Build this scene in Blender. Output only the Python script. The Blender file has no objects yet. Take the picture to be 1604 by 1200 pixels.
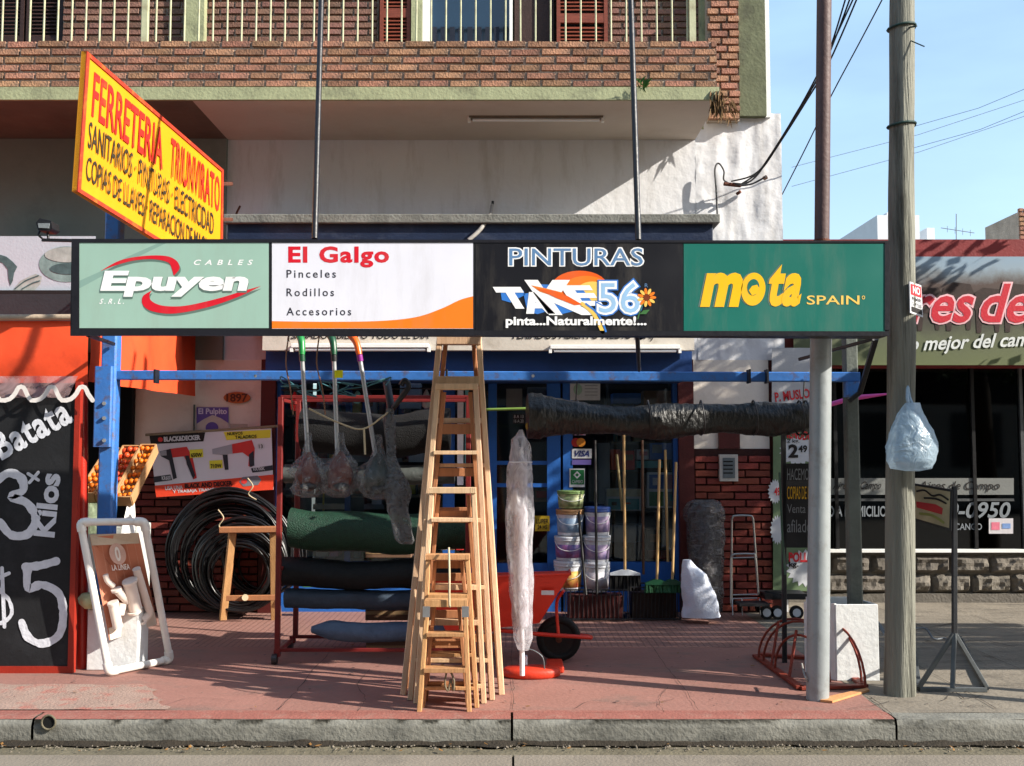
import bpy, math, random
from mathutils import Vector, Matrix, noise
from mathutils.geometry import tessellate_polygon
random.seed(7)
R = math.radians
scn = bpy.context.scene
COL = scn.collection

# ---------------------------------------------------------------- camera
EYE = Vector((0, 0, 1.47)); F = 1600.0; TH = math.atan(105 / F)
cd = bpy.data.cameras.new('camera'); cam = bpy.data.objects.new('camera', cd); COL.objects.link(cam)
cam.location = EYE; cam.rotation_euler = (R(90) + TH, 0, 0)
cd.sensor_width = 36; cd.lens = 36 * F / 1604; cd.clip_start = .05; cd.clip_end = 900
scn.camera = cam
# ---------------------------------------------------------------- sky, sun, exposure
SUN = Vector((2.6, -1.0, 1.62)).normalized()
EL = math.asin(SUN.z); AZ = math.atan2(SUN.x, SUN.y)
w = bpy.data.worlds.new('World'); scn.world = w; w.use_nodes = True
nt = w.node_tree; nt.nodes.clear()
sky = nt.nodes.new('ShaderNodeTexSky'); sky.sky_type = 'NISHITA'; sky.sun_disc = False
sky.sun_elevation = EL; sky.sun_rotation = AZ; sky.air_density = 1.0; sky.dust_density = 1.0; sky.ozone_density = 1.2
bg = nt.nodes.new('ShaderNodeBackground'); bg.inputs[1].default_value = .125
out = nt.nodes.new('ShaderNodeOutputWorld')
tc = nt.nodes.new('ShaderNodeTexCoord'); mp = nt.nodes.new('ShaderNodeMapping'); mp.inputs['Scale'].default_value = (1.2, 1.2, 4.5)
mp.inputs['Rotation'].default_value = (0, R(18), 0)
nz = nt.nodes.new('ShaderNodeTexNoise'); nz.inputs['Scale'].default_value = 2.2; nz.inputs['Detail'].default_value = 7
cr = nt.nodes.new('ShaderNodeValToRGB'); cr.color_ramp.elements[0].position = .52; cr.color_ramp.elements[1].position = .78
cr.color_ramp.elements[0].color = (.13, .13, .13, 1); cr.color_ramp.elements[1].color = (.24, .24, .24, 1)
mx = nt.nodes.new('ShaderNodeMix'); mx.data_type = 'RGBA'; mx.inputs[7].default_value = (5.2, 7.8, 9.8, 1)
nt.links.new(tc.outputs['Generated'], mp.inputs[0]); nt.links.new(mp.outputs[0], nz.inputs[0]); nt.links.new(nz.outputs[0], cr.inputs[0])
nt.links.new(cr.outputs[0], mx.inputs[0]); nt.links.new(sky.outputs[0], mx.inputs[6]); nt.links.new(mx.outputs[2], bg.inputs[0]); nt.links.new(bg.outputs[0], out.inputs[0])
sd = bpy.data.lights.new('sun', 'SUN'); sd.energy = 5.0; sd.angle = R(.5); sd.color = (1, .93, .82)
so = bpy.data.objects.new('sun', sd); COL.objects.link(so); so.rotation_euler = SUN.to_track_quat('Z', 'Y').to_euler(); so.location = (9, -4, 9)
scn.view_settings.view_transform = 'Standard'; scn.view_settings.look = 'None'
scn.view_settings.exposure = .95; scn.view_settings.gamma = 1

# ---------------------------------------------------------------- photo coordinates -> places
def V(px, py, D):
    a, b = px - 802, 600 - py
    dy = F * math.cos(TH) - b * math.sin(TH); dz = F * math.sin(TH) + b * math.cos(TH)
    t = D / dy
    return Vector((a * t, D, EYE.z + dz * t))
def G(px, py, z=0.0):
    a, b = px - 802, 600 - py
    dy = F * math.cos(TH) - b * math.sin(TH); dz = F * math.sin(TH) + b * math.cos(TH)
    t = (z - EYE.z) / dz
    return Vector((a * t, dy * t, z))
def X(px, D, py=705): return V(px, py, D).x
def Z(py, D): return V(802, py, D).z

# ---------------------------------------------------------------- materials
def lin(c):
    return tuple(((v / 255) / 12.92 if v / 255 <= .04045 else ((v / 255 + .055) / 1.055) ** 2.4) for v in c)
MATS = {}
def M(name, col=(128, 128, 128), rough=.65, var=.16, scale=6, bump=.12, bscale=45, metal=0, rnd=0.0, col2=None, stain=None, spec=.35, coat=0, grain=None, trans=0):
    """procedural paint / plaster / wood: two-tone noise, wear speckle, fine relief"""
    if name in MATS: return MATS[name]
    m = bpy.data.materials.new(name); MATS[name] = m; m.use_nodes = True
    n = m.node_tree; N = n.nodes; L = n.links.new
    b = N['Principled BSDF']; b.inputs['Roughness'].default_value = rough; b.inputs['Metallic'].default_value = metal
    b.inputs['Specular IOR Level'].default_value = spec
    if coat: b.inputs['Coat Weight'].default_value = coat
    if trans: b.inputs['Transmission Weight'].default_value = trans
    c = lin(col)
    t = N.new('ShaderNodeTexCoord'); mpn = N.new('ShaderNodeMapping'); L(t.outputs['Object'], mpn.inputs[0])
    if grain: mpn.inputs['Scale'].default_value = grain
    a = N.new('ShaderNodeTexNoise'); a.inputs['Scale'].default_value = scale; a.inputs['Detail'].default_value = 8; a.inputs['Roughness'].default_value = .62
    L(mpn.outputs[0], a.inputs[0])
    r = N.new('ShaderNodeValToRGB'); r.color_ramp.elements[0].position = .3; r.color_ramp.elements[1].position = .72
    c2 = lin(col2) if col2 else tuple(min(1, v * (1 + var)) for v in c)
    r.color_ramp.elements[0].color = (*[v * (1 - var) for v in c], 1); r.color_ramp.elements[1].color = (*c2, 1)
    L(a.outputs[0], r.inputs[0]); last = r.outputs[0]
    if stain:
        sc, amt, scol = stain[0], stain[1], stain[2]
        s = N.new('ShaderNodeTexNoise'); s.inputs['Scale'].default_value = sc; s.inputs['Detail'].default_value = 10; s.inputs['Roughness'].default_value = .7
        mp2 = N.new('ShaderNodeMapping'); L(t.outputs['Object'], mp2.inputs[0]); mp2.inputs['Location'].default_value = (3.1, 7.7, 1.3)
        if len(stain) > 3: mp2.inputs['Scale'].default_value = stain[3]
        L(mp2.outputs[0], s.inputs[0])
        sr = N.new('ShaderNodeValToRGB'); sr.color_ramp.elements[0].position = .52; sr.color_ramp.elements[1].position = .68
        sr.color_ramp.elements[1].color = (amt, amt, amt, 1); L(s.outputs[0], sr.inputs[0])
        x = N.new('ShaderNodeMix'); x.data_type = 'RGBA'; L(sr.outputs[0], x.inputs[0]); L(last, x.inputs[6]); x.inputs[7].default_value = (*lin(scol), 1); last = x.outputs[2]
    if rnd:
        oi = N.new('ShaderNodeObjectInfo'); hs = N.new('ShaderNodeHueSaturation')
        mr = N.new('ShaderNodeMapRange'); L(oi.outputs['Random'], mr.inputs[0]); mr.inputs[3].default_value = 1 - rnd; mr.inputs[4].default_value = 1 + rnd
        L(mr.outputs[0], hs.inputs['Value'])
        m2 = N.new('ShaderNodeMath'); m2.operation = 'MULTIPLY'; m2.inputs[1].default_value = 37.3; L(oi.outputs['Random'], m2.inputs[0])
        m3 = N.new('ShaderNodeMath'); m3.operation = 'FRACT'; L(m2.outputs[0], m3.inputs[0])
        m4 = N.new('ShaderNodeMapRange'); L(m3.outputs[0], m4.inputs[0]); m4.inputs[3].default_value = .5 - rnd * .045; m4.inputs[4].default_value = .5 + rnd * .045
        L(m4.outputs[0], hs.inputs['Hue']); L(last, hs.inputs['Color']); last = hs.outputs[0]
    L(last, b.inputs['Base Color'])
    if bump:
        bn = N.new('ShaderNodeTexNoise'); bn.inputs['Scale'].default_value = bscale; bn.inputs['Detail'].default_value = 6; L(mpn.outputs[0], bn.inputs[0])
        bp = N.new('ShaderNodeBump'); bp.inputs['Strength'].default_value = bump; bp.inputs['Distance'].default_value = .02; L(bn.outputs[0], bp.inputs['Height']); L(bp.outputs[0], b.inputs['Normal'])
        rr = N.new('ShaderNodeMapRange'); L(bn.outputs[0], rr.inputs[0]); rr.inputs[3].default_value = max(.05, rough - .12); rr.inputs[4].default_value = min(1, rough + .12); L(rr.outputs[0], b.inputs['Roughness'])
    return m
def film(name, col=(225, 228, 232), alpha=.5, rough=.18, bump=.6, bscale=14, sc=(1, 1, 1)):
    """thin crinkled plastic: part clear, part milky, glossy"""
    m = bpy.data.materials.new(name); MATS[name] = m; m.use_nodes = True; n = m.node_tree; N = n.nodes; L = n.links.new
    b = N['Principled BSDF']; b.inputs['Base Color'].default_value = (*lin(col), 1); b.inputs['Roughness'].default_value = rough; b.inputs['Specular IOR Level'].default_value = .9
    t = N.new('ShaderNodeTexCoord'); mpn = N.new('ShaderNodeMapping'); mpn.inputs['Scale'].default_value = sc; L(t.outputs['Object'], mpn.inputs[0])
    a = N.new('ShaderNodeTexNoise'); a.inputs['Scale'].default_value = bscale; a.inputs['Detail'].default_value = 5; a.inputs['Distortion'].default_value = 1.2; L(mpn.outputs[0], a.inputs[0])
    bp = N.new('ShaderNodeBump'); bp.inputs['Strength'].default_value = bump; bp.inputs['Distance'].default_value = .03; L(a.outputs[0], bp.inputs['Height']); L(bp.outputs[0], b.inputs['Normal'])
    mr = N.new('ShaderNodeMapRange'); L(a.outputs[0], mr.inputs[0]); mr.inputs[1].default_value = .35; mr.inputs[2].default_value = .65; mr.inputs[3].default_value = max(0, alpha - .25); mr.inputs[4].default_value = min(1, alpha + .25)
    tl = N.new('ShaderNodeBsdfTranslucent'); tl.inputs[0].default_value = (*lin(col), 1); tr = N.new('ShaderNodeBsdfTransparent'); m1 = N.new('ShaderNodeMixShader'); m2 = N.new('ShaderNodeMixShader')
    m1.inputs[0].default_value = .45; L(b.outputs[0], m1.inputs[1]); L(tl.outputs[0], m1.inputs[2]); L(mr.outputs[0], m2.inputs[0]); L(tr.outputs[0], m2.inputs[1]); L(m1.outputs[0], m2.inputs[2]); L(m2.outputs[0], N['Material Output'].inputs[0])
    return m
def glass(name, tint=(200, 215, 220), clear=.75):
    m = bpy.data.materials.new(name); MATS[name] = m; m.use_nodes = True; n = m.node_tree; N = n.nodes; L = n.links.new; N.clear()
    o = N.new('ShaderNodeOutputMaterial'); tr = N.new('ShaderNodeBsdfTransparent'); tr.inputs[0].default_value = (*[v * clear for v in lin(tint)], 1)
    g = N.new('ShaderNodeBsdfGlossy'); g.inputs['Roughness'].default_value = .04; g.inputs[0].default_value = (.8, .85, .9, 1)
    fr = N.new('ShaderNodeFresnel'); fr.inputs[0].default_value = 1.5
    s = N.new('ShaderNodeMixShader'); L(fr.outputs[0], s.inputs[0]); L(tr.outputs[0], s.inputs[1]); L(g.outputs[0], s.inputs[2]); L(s.outputs[0], o.inputs[0])
    return m

# ---------------------------------------------------------------- mesh building
WL = {}
def wloc(o): return WL.get(o.name, Vector((0, 0, 0))) if o else Vector((0, 0, 0))
def tag(o, label=None, cat=None, group=None, kind=None):
    if label: o['label'] = label
    if cat: o['category'] = cat
    if group: o['group'] = group
    if kind: o['kind'] = kind
    return o
def thing(name, label, cat, loc, group=None, kind=None):
    o = bpy.data.objects.new(name, None); COL.objects.link(o); o.location = loc; o.empty_display_size = .1
    WL[o.name] = Vector(loc)
    return tag(o, label, cat, group, kind)
class MB:
    def __init__(s): s.v = []; s.f = []; s.sm = []
    def add(s, vs, fs, smooth=False):
        k = len(s.v); s.v += [Vector(p) for p in vs]; s.f += [[i + k for i in f] for f in fs]; s.sm += [smooth] * len(fs); return s
    def box(s, x0, x1, y0, y1, z0, z1):
        if x0 > x1: x0, x1 = x1, x0
        if z0 > z1: z0, z1 = z1, z0
        if y0 > y1: y0, y1 = y1, y0
        v = [(x, y, z) for z in (z0, z1) for y in (y0, y1) for x in (x0, x1)]
        return s.add(v, [(0, 2, 3, 1), (4, 5, 7, 6), (0, 1, 5, 4), (2, 6, 7, 3), (0, 4, 6, 2), (1, 3, 7, 5)])
    def bar(s, p0, p1, w, d, up=(0, 0, 1), b=0.0):
        """bar of section w (side) by d (up-ish) from p0 to p1"""
        p0, p1 = Vector(p0), Vector(p1); a = (p1 - p0).normalized(); up = Vector(up)
        if abs(a.dot(up)) > .99: up = Vector((0, 1, 0))
        x = a.cross(up).normalized(); y = x.cross(a).normalized(); b = b or min(w, d) * .12
        sec = [(-w/2+b, -d/2), (w/2-b, -d/2), (w/2, -d/2+b), (w/2, d/2-b), (w/2-b, d/2), (-w/2+b, d/2), (-w/2, d/2-b), (-w/2, -d/2+b)]
        v = [p + x * q[0] + y * q[1] for p in (p0, p1) for q in sec]
        f = [[i, (i+1) % 8, 8 + (i+1) % 8, 8 + i] for i in range(8)] + [list(range(7, -1, -1)), list(range(8, 16))]
        return s.add(v, f)
    def tube(s, pts, r, n=8, closed=False, smooth=True, cap=True):
        pts = [Vector(p) for p in pts]; m = len(pts); rs = r if isinstance(r, (list, tuple)) else [r] * m
        v = []; prev = None
        for i, p in enumerate(pts):
            if closed: t = pts[(i+1) % m] - pts[i-1]
            else: t = pts[min(i+1, m-1)] - pts[max(i-1, 0)]
            t.normalize()
            if prev is None:
                u = Vector((0, 0, 1)) if abs(t.z) < .9 else Vector((1, 0, 0))
                x = t.cross(u).normalized()
            else:
                x = (prev - t * prev.dot(t)).normalized()
            prev = x; y = t.cross(x)
            v += [p + (x * math.cos(2*math.pi*k/n) + y * math.sin(2*math.pi*k/n)) * rs[i] for k in range(n)]
        f = []
        for i in range(m if closed else m-1):
            j = (i+1) % m
            f += [[i*n+k, i*n+(k+1) % n, j*n+(k+1) % n, j*n+k] for k in range(n)]
        s.add(v, f, smooth)
        if cap and not closed:
            s.add(v[:n], [list(range(n-1, -1, -1))]); s.add(v[-n:], [list(range(n))])
        return s
    def lathe(s, c, prof, n=20, smooth=True, sx=1, sy=1, nz_=0, nf=6, seed=0):
        c = Vector(c); v = []
        for (r, z) in prof:
            for k in range(n):
                a = 2*math.pi*k/n; q = 1 + (nz_ * noise.noise(Vector((math.cos(a)*nf*.3 + seed, math.sin(a)*nf*.3, z*nf + seed))) if nz_ else 0)
                v.append(c + Vector((math.cos(a)*r*sx*q, math.sin(a)*r*sy*q, z)))
        f = [[i*n+k, i*n+(k+1) % n, (i+1)*n+(k+1) % n, (i+1)*n+k] for i in range(len(prof)-1) for k in range(n)]
        s.add(v, f, smooth); s.add(v[:n], [list(range(n-1, -1, -1))]); s.add(v[-n:], [list(range(n))])
        return s
    def roll(s, p0, p1, r, n=22, seg=26, amp=.06, nf=5, seed=0, taper=None, twist=1.5):
        """crumpled cylinder"""
        p0, p1 = Vector(p0), Vector(p1); a = (p1-p0).normalized(); x = a.cross(Vector((0, 0, 1))).normalized(); y = x.cross(a)
        v = []
        for i in range(seg+1):
            t = i/seg; c = p0.lerp(p1, t) + y * (-.25*r*math.sin(math.pi*t)) + y * r*.12*noise.noise(Vector((t*4+seed, 1, 2)))
            rr = r * (taper(t) if taper else 1)
            for k in range(n):
                g = 2*math.pi*k/n; q = 1 + amp*noise.noise(Vector((math.cos(g)*1.6+seed, math.sin(g)*1.6, t*nf + g*0*twist))) + amp*.5*noise.noise(Vector((math.cos(g)*4, math.sin(g)*4+seed, t*nf*5)))
                v.append(c + (x*math.cos(g) + y*math.sin(g))*rr*q)
        f = [[i*n+k, (i+1)*n+k, (i+1)*n+(k+1) % n, i*n+(k+1) % n] for i in range(seg) for k in range(n)]
        s.add(v, f, True); s.add(v[:n], [list(range(n))]); s.add(v[-n:], [list(range(n-1, -1, -1))])
        return s
    def blob(s, secs, n=20, amp=.1, nf=7, seed=0, folds=0, fseed=2.0):
        """vertical loft: secs = (center, rx, ry)"""
        v = []
        for i, (c, rx, ry) in enumerate(secs):
            c = Vector(c)
            for k in range(n):
                a = 2*math.pi*k/n
                q = 1 + amp*noise.noise(Vector((math.cos(a)*1.4+seed, math.sin(a)*1.4, c.z*nf))) + amp*.6*noise.noise(Vector((math.cos(a)*4+seed, math.sin(a)*4, c.z*nf*3)))
                if folds: q += folds*abs(noise.noise(Vector((a*fseed+seed, 3.3, c.z*1.5)))) 
                v.append(c + Vector((math.cos(a)*rx*q, math.sin(a)*ry*q, 0)))
        f = [[i*n+k, i*n+(k+1) % n, (i+1)*n+(k+1) % n, (i+1)*n+k] for i in range(len(secs)-1) for k in range(n)]
        s.add(v, f, True); s.add(v[:n], [list(range(n-1, -1, -1))], True); s.add(v[-n:], [list(range(n))], True)
        return s
    def poly(s, pts, off):
        """extrude a planar outline by vector off"""
        pts = [Vector(p) for p in pts]; off = Vector(off); n = len(pts); tr = tessellate_polygon([pts])
        s.add(pts, [list(t) for t in tr]); s.add([p+off for p in pts], [list(t)[::-1] for t in tr])
        s.add(pts + [p+off for p in pts], [[i, (i+1) % n, n+(i+1) % n, n+i] for i in range(n)])
        return s
    def flat(s, pts):
        pts = [Vector(p) for p in pts]; s.add(pts, [list(t) for t in tessellate_polygon([pts])]); return s
    def grid(s, fn, nu, nv, smooth=True):
        v = [fn(i/nu, j/nv) for j in range(nv+1) for i in range(nu+1)]
        f = [[j*(nu+1)+i, j*(nu+1)+i+1, (j+1)*(nu+1)+i+1, (j+1)*(nu+1)+i] for j in range(nv) for i in range(nu)]
        return s.add(v, f, smooth)
    def build(s, name, mat, parent=None, label=None, cat=None, group=None, kind=None, bevel=0, origin=None):
        lo = Vector([min(p[i] for p in s.v) for i in range(3)]); hi = Vector([max(p[i] for p in s.v) for i in range(3)])
        c = Vector(origin) if origin else (lo+hi)/2
        me = bpy.data.meshes.new(name); me.from_pydata([p-c for p in s.v], [], s.f); me.validate()
        if len(me.polygons) == len(s.sm): me.polygons.foreach_set('use_smooth', s.sm)
        me.update(); me.materials.append(mat)
        o = bpy.data.objects.new(name, me); COL.objects.link(o)
        if parent: o.parent = parent
        o.location = c - wloc(parent); WL[o.name] = c
        if bevel:
            b = o.modifiers.new('bevel', 'BEVEL'); b.width = bevel; b.segments = 2; b.limit_method = 'ANGLE'
        return tag(o, label, cat, group, kind)
def copy_tree(o, parent=None, delta=None):
    c = o.copy(); COL.objects.link(c); WL[c.name] = wloc(o) + (delta or Vector((0, 0, 0)))
    if parent: c.parent = parent
    elif delta is not None: c.location = o.location + delta
    for ch in [k for k in bpy.data.objects if k.parent == o]: copy_tree(ch, c, delta)
    return c
def spl(pts, k=6, closed=False):
    """Catmull-Rom through points"""
    pts = [Vector(p) if len(p) == 3 else Vector((p[0], p[1], 0)) for p in pts]; n = len(pts); o = []
    for i in range(n if closed else n-1):
        g = (lambda j: pts[j % n]) if closed else (lambda j: pts[max(0, min(n-1, j))])
        a, b, c, d = g(i-1), g(i), g(i+1), g(i+2)
        for q in range(k):
            t = q/k; o.append(.5*((2*b) + (c-a)*t + (2*a-5*b+4*c-d)*t*t + (3*b-a-3*c+d)*t**3))
    if not closed: o.append(pts[-1])
    return o
# ---------------------------------------------------------------- flat print: lettering and shapes on panels
def pm(D): return lambda a, b, l: V(a, b, D - l)                       # photo coordinates on a frontal plane
def qm(tl, tr, br, bl, W=100, H=100):
    """coordinates 0..W, 0..H on a flat panel with the given corners, l = height above it"""
    nrm = (tr-tl).cross(tl-bl).normalized()
    if nrm.y > 0: nrm = -nrm
    def f(a, b, l):
        u, v = a/W, b/H
        return (tl*(1-u)+tr*u)*(1-v) + (bl*(1-u)+br*u)*v + nrm*l
    return f
def text(s, rect, mp_, mat, parent, off=0, shear=0, layer=.004, name='lettering', rot=0, space=1, arc=0, label=None):
    cu = bpy.data.curves.new('t', 'FONT'); cu.body = s; cu.resolution_u = 3; cu.space_character = space
    ob = bpy.data.objects.new('t', cu)
    me = bpy.data.meshes.new_from_object(ob)
    xs = [v.co.x for v in me.vertices]; ys = [v.co.y for v in me.vertices]
    x0, x1, y0, y1 = min(xs), max(xs), min(ys), max(ys)
    if off:
        bpy.data.meshes.remove(me); cu.offset = off; me = bpy.data.meshes.new_from_object(ob)
    a0, b0, a1, b1 = rect; cx, cy = (a0+a1)/2, (b0+b1)/2
    par = list(range(len(me.vertices)))
    def fd(i):
        while par[i] != i: par[i] = par[par[i]]; i = par[i]
        return i
    if off > .025:
        for e in me.edges:
            a_, b_ = fd(e.vertices[0]), fd(e.vertices[1])
            if a_ != b_: par[a_] = b_
    roots = {r_: k_ for k_, r_ in enumerate(sorted({fd(i) for i in range(len(par))}, key=lambda i: i))} if off > .025 else {}
    mb = MB(); vs = []
    for vi, v in enumerate(me.vertices):
        u = (v.co.x-x0)/(x1-x0); t = (v.co.y-y0)/max(1e-6, y1-y0)
        a = a0+u*(a1-a0)+shear*(t-.5); b = b1-t*(b1-b0) + arc*(u-.5)
        if rot:
            da, db = a-cx, b-cy; a = cx+da*math.cos(rot)+db*math.sin(rot); b = cy-da*math.sin(rot)+db*math.cos(rot)
        vs.append(mp_(a, b, layer + (.0007*(roots[fd(vi)] % 3) if roots else 0)))
    mb.add(vs, [list(p.vertices) for p in me.polygons])
    bpy.data.meshes.remove(me); bpy.data.objects.remove(ob); bpy.data.curves.remove(cu)
    return mb.build(name, mat, parent, label=label)
def shape(pts, mp_, mat, parent, layer=.003, name='emblem', label=None, kind=None):
    mb = MB()
    polys = pts if isinstance(pts[0][0], (tuple, list, Vector)) else [pts]
    for p in polys: mb.flat([mp_(q[0], q[1], layer) for q in p])
    return mb.build(name, mat, parent, label=label, kind=kind)
def stroke(pts, wd, mp_, mat, parent, layer=.004, name='lettering', k=6, rag=0):
    polys = []; mb = MB()
    for pi, pl in enumerate(pts if isinstance(pts[0][0], (tuple, list)) else [pts]):
        p = spl([(q[0], q[1]) for q in pl], k); n = len(p); L_, R_ = [], []
        for i in range(n):
            t = (p[min(i+1, n-1)]-p[max(i-1, 0)]).normalized(); nn = Vector((-t.y, t.x, 0))
            ww = wd if not callable(wd) else wd(i/(n-1))
            if rag: ww *= 1 + rag*noise.noise(Vector((p[i].x*.13, p[i].y*.13, 3)))
            L_.append(p[i]+nn*ww/2); R_.append(p[i]-nn*ww/2)
        ly = layer+.0008*pi
        vs = [mp_(q.x, q.y, ly) for q in L_+R_]
        mb.add(vs, [[i, i+1, n+i+1, n+i] for i in range(n-1)])
        for e, sg in ((0, -1), (n-1, 1)):
            ww = (L_[e]-R_[e]).length/2; t = (p[min(e+1, n-1)]-p[max(e-1, 0)]).normalized()*sg; nn = Vector((-t.y, t.x, 0))
            if ww > 1: mb.flat([mp_(q.x, q.y, ly) for q in [p[e]+(nn*math.cos(g)-t*math.sin(g)*-1)*ww for g in [math.pi*j/8 for j in range(9)]]])
    return mb.build(name, mat, parent)
def ell(cx, cy, rx, ry, n=28, rot=0, a0=0, a1=2*math.pi):
    o = []
    for i in range(n + (0 if a1-a0 > 6.28 else 1)):
        g = a0+(a1-a0)*i/n; x, y = rx*math.cos(g), ry*math.sin(g)
        o.append((cx+x*math.cos(rot)-y*math.sin(rot), cy+x*math.sin(rot)+y*math.cos(rot)))
    return o
def rect(x0, y0, x1, y1): return [(x0, y0), (x1, y0), (x1, y1), (x0, y1)]
def panel(mp_, x0, y0, x1, y1, th=.01, l=0):
    """thin board whose face is at layer l"""
    a = [mp_(x0, y0, l), mp_(x1, y0, l), mp_(x1, y1, l), mp_(x0, y1, l)]; d = mp_(x0, y0, l-th)-a[0]
    return MB().poly(a, d)

# ================================================================ GROUND
DW, DB, DS, DP = 9.4, 8.3, 5.85, 6.7        # distances: shop wall, balcony face, light-box sign, blue frame
asphalt = M('road_concrete', (122, 114, 103), .9, .16, 1.5, .35, 60, stain=(2.2, .6, (96, 90, 82)))
gut = M('gutter_concrete', (98, 92, 76), .95, .25, 4, .5, 40, stain=(5, .6, (74, 68, 56)))
kerbm = M('kerb_concrete', (116, 115, 108), .95, .26, 3.5, .35, 50, stain=(3, .8, (66, 66, 62), (1, 1, 3)))
redp = M('red_pavement_paint', (142, 102, 92), .78, .18, 1.1, .25, 30, stain=(1.3, .9, (116, 98, 90), (1, 2, 1)))
redw = M('worn_red_paint', (150, 126, 114), .9, .15, 5, .5, 60, stain=(9, .8, (160, 90, 78)))
rede = M('red_kerb_paint', (142, 90, 80), .7, .16, 6, .3, 60, stain=(14, .6, (150, 120, 108)))
greyp = M('grey_pavement', (124, 116, 104), .85, .22, 2, .35, 30, stain=(3, .8, (88, 82, 74), (1, 2.5, 1)))
far = M('distant_ground', (110, 104, 92), .9, .2, .5, 0)
def ribbed(name, col):
    m = M(name, col, .7, .12, 2, 0, stain=(2.5, .5, (140, 112, 102)))
    N = m.node_tree.nodes; L = m.node_tree.links.new; b = N['Principled BSDF']
    g = N.new('ShaderNodeNewGeometry'); br = N.new('ShaderNodeTexBrick'); br.inputs['Scale'].default_value = 1
    br.offset = 0; br.inputs['Brick Width'].default_value = .05; br.inputs['Row Height'].default_value = .033; br.inputs['Mortar Size'].default_value = .006
    br.inputs['Color1'].default_value = (1, 1, 1, 1); br.inputs['Color2'].default_value = (.86, .86, .86, 1); br.inputs['Mortar'].default_value = (.45, .42, .4, 1)
    L(g.outputs['Position'], br.inputs[0]); bp = N.new('ShaderNodeBump'); bp.inputs['Strength'].default_value = .9; bp.inputs['Distance'].default_value = .012
    L(br.outputs['Color'], bp.inputs['Height']); L(bp.outputs[0], b.inputs['Normal'])
    src = b.inputs['Base Color'].links[0].from_socket; x = N.new('ShaderNodeMix'); x.data_type = 'RGBA'; x.blend_type = 'MULTIPLY'; x.inputs[0].default_value = .8
    L(src, x.inputs[6]); L(br.outputs['Color'], x.inputs[7]); L(x.outputs[2], b.inputs['Base Color'])
    return m
ribm = ribbed('ribbed_red_tile', (158, 118, 108))
ROAD = -.134; K = 5.69
MB().box(-400, 400, -300, 500, -.4, -.25).build('ground', far, kind='structure')
def slabbed(name, x0, x1, y0, y1, z, mat, nx, ny, amp=.004, th=.1):
    mb = MB()
    mb.grid(lambda u, v: Vector((x0+(x1-x0)*u, y0+(y1-y0)*v, z + amp*noise.noise(Vector((u*nx*.6, v*ny*.6, z*9))))), nx, ny)
    return mb.build(name, mat, kind='structure')
road = MB()
for a, b_ in ((-30, 5.1*0+0.0), (.012, 3.1), (3.112, 30)): road.box(a, b_, -25, 5.50, -.24, ROAD)
road.build('road', asphalt, kind='structure')
slabbed('gutter', -30, 30, 5.485, 5.72, ROAD-.006, gut, 300, 6, .012)
slabbed('pavement', -30, 2.1, K+.14, 7.75, 0, redp, 60, 20, .004)
slabbed('ribbed_pavement', -30, 2.1, 7.75, 12.2, .001, ribm, 40, 10, .002)
slabbed('grey_pavement', 2.1, 30, K+.14, 12.4, .001, greyp, 60, 20, .006)
wpt = [(-6, K+.2)] + [(-6+4.05*i/40+.05*noise.noise(Vector((i*.7, 2, 2))), K+.19+.02*noise.noise(Vector((i*.9, 1, 1)))) for i in range(1, 41)] + [(-1.95-.35*(i/12)+.09*noise.noise(Vector((i*1.7, 5, 1))), K+.2+.62*i/12) for i in range(1, 13)] + [(-2.4-3.6*i/30, 6.5+.09*noise.noise(Vector((i*.8, 9, 1)))) for i in range(31)]
MB().flat([(x, y, .0075) for x, y in wpt]).build('worn_pavement_patch', redw, kind='structure')
slabbed('red_edge_strip', -30, 2.08, K+.135, K+.175, .006, rede, 80, 2, .001)
# the kerb: separate stones with chipped faces
kr = thing('kerb', None, None, (0, K, 0), kind='structure')
edges = [-9, -6.4, -2.62, 0.0, 2.1, 5.2, 9]
for i in range(6):
    a, b_ = edges[i]+.007, edges[i+1]-.007; nx = int((b_-a)*22); s = i*13.1
    def kf(u, v, a=a, b_=b_, s=s):
        x = a+(b_-a)*u; n1 = noise.noise(Vector((x*5, s, v*2))); n2 = noise.noise(Vector((x*19, s, v*5)))
        if v < .45: y, z = K + .004*n1 + .002*n2, ROAD-.02 + v/.45*(.134-.0) + (.012*max(0, n2) if v > .3 else 0)
        elif v < .6: y, z = K+.012+.006*n2, -.004+.002*n1
        else: y, z = K+.02+(v-.6)/.4*.125, .001+.001*n1
        if v < .12: y += .02*max(0, noise.noise(Vector((x*7, s, 9))))
        return Vector((x, y, z))
    mb = MB().grid(kf, nx, 20); mb.build('kerb_stone', kerbm, kr)
    if b_ <= 2.2:
        def tf(u, v, kf=kf): p = kf(u, .58+.42*v); p.z += .0045; return p
        MB().grid(tf, nx, 4).build('paint_edge', rede, kr)
dh = V(77, 1131, K-.004)
dark = M('dark_void', (10, 10, 10), .9, .1, 3, 0); rust = M('rusty_iron', (92, 52, 38), .85, .3, 14, .4, 90)
mb = MB(); mb.tube([dh+Vector((0, -.006, 0)), dh+Vector((0, .004, 0))], .036, 18); o = mb.build('drain_hole', dark, kr)
ring = [dh+Vector((.038*math.cos(a), -.008, .038*math.sin(a))) for a in [2*math.pi*i/18 for i in range(18)]]
MB().tube(ring, .006, 6, closed=True).build('drain_ring', gut, kr)
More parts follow.
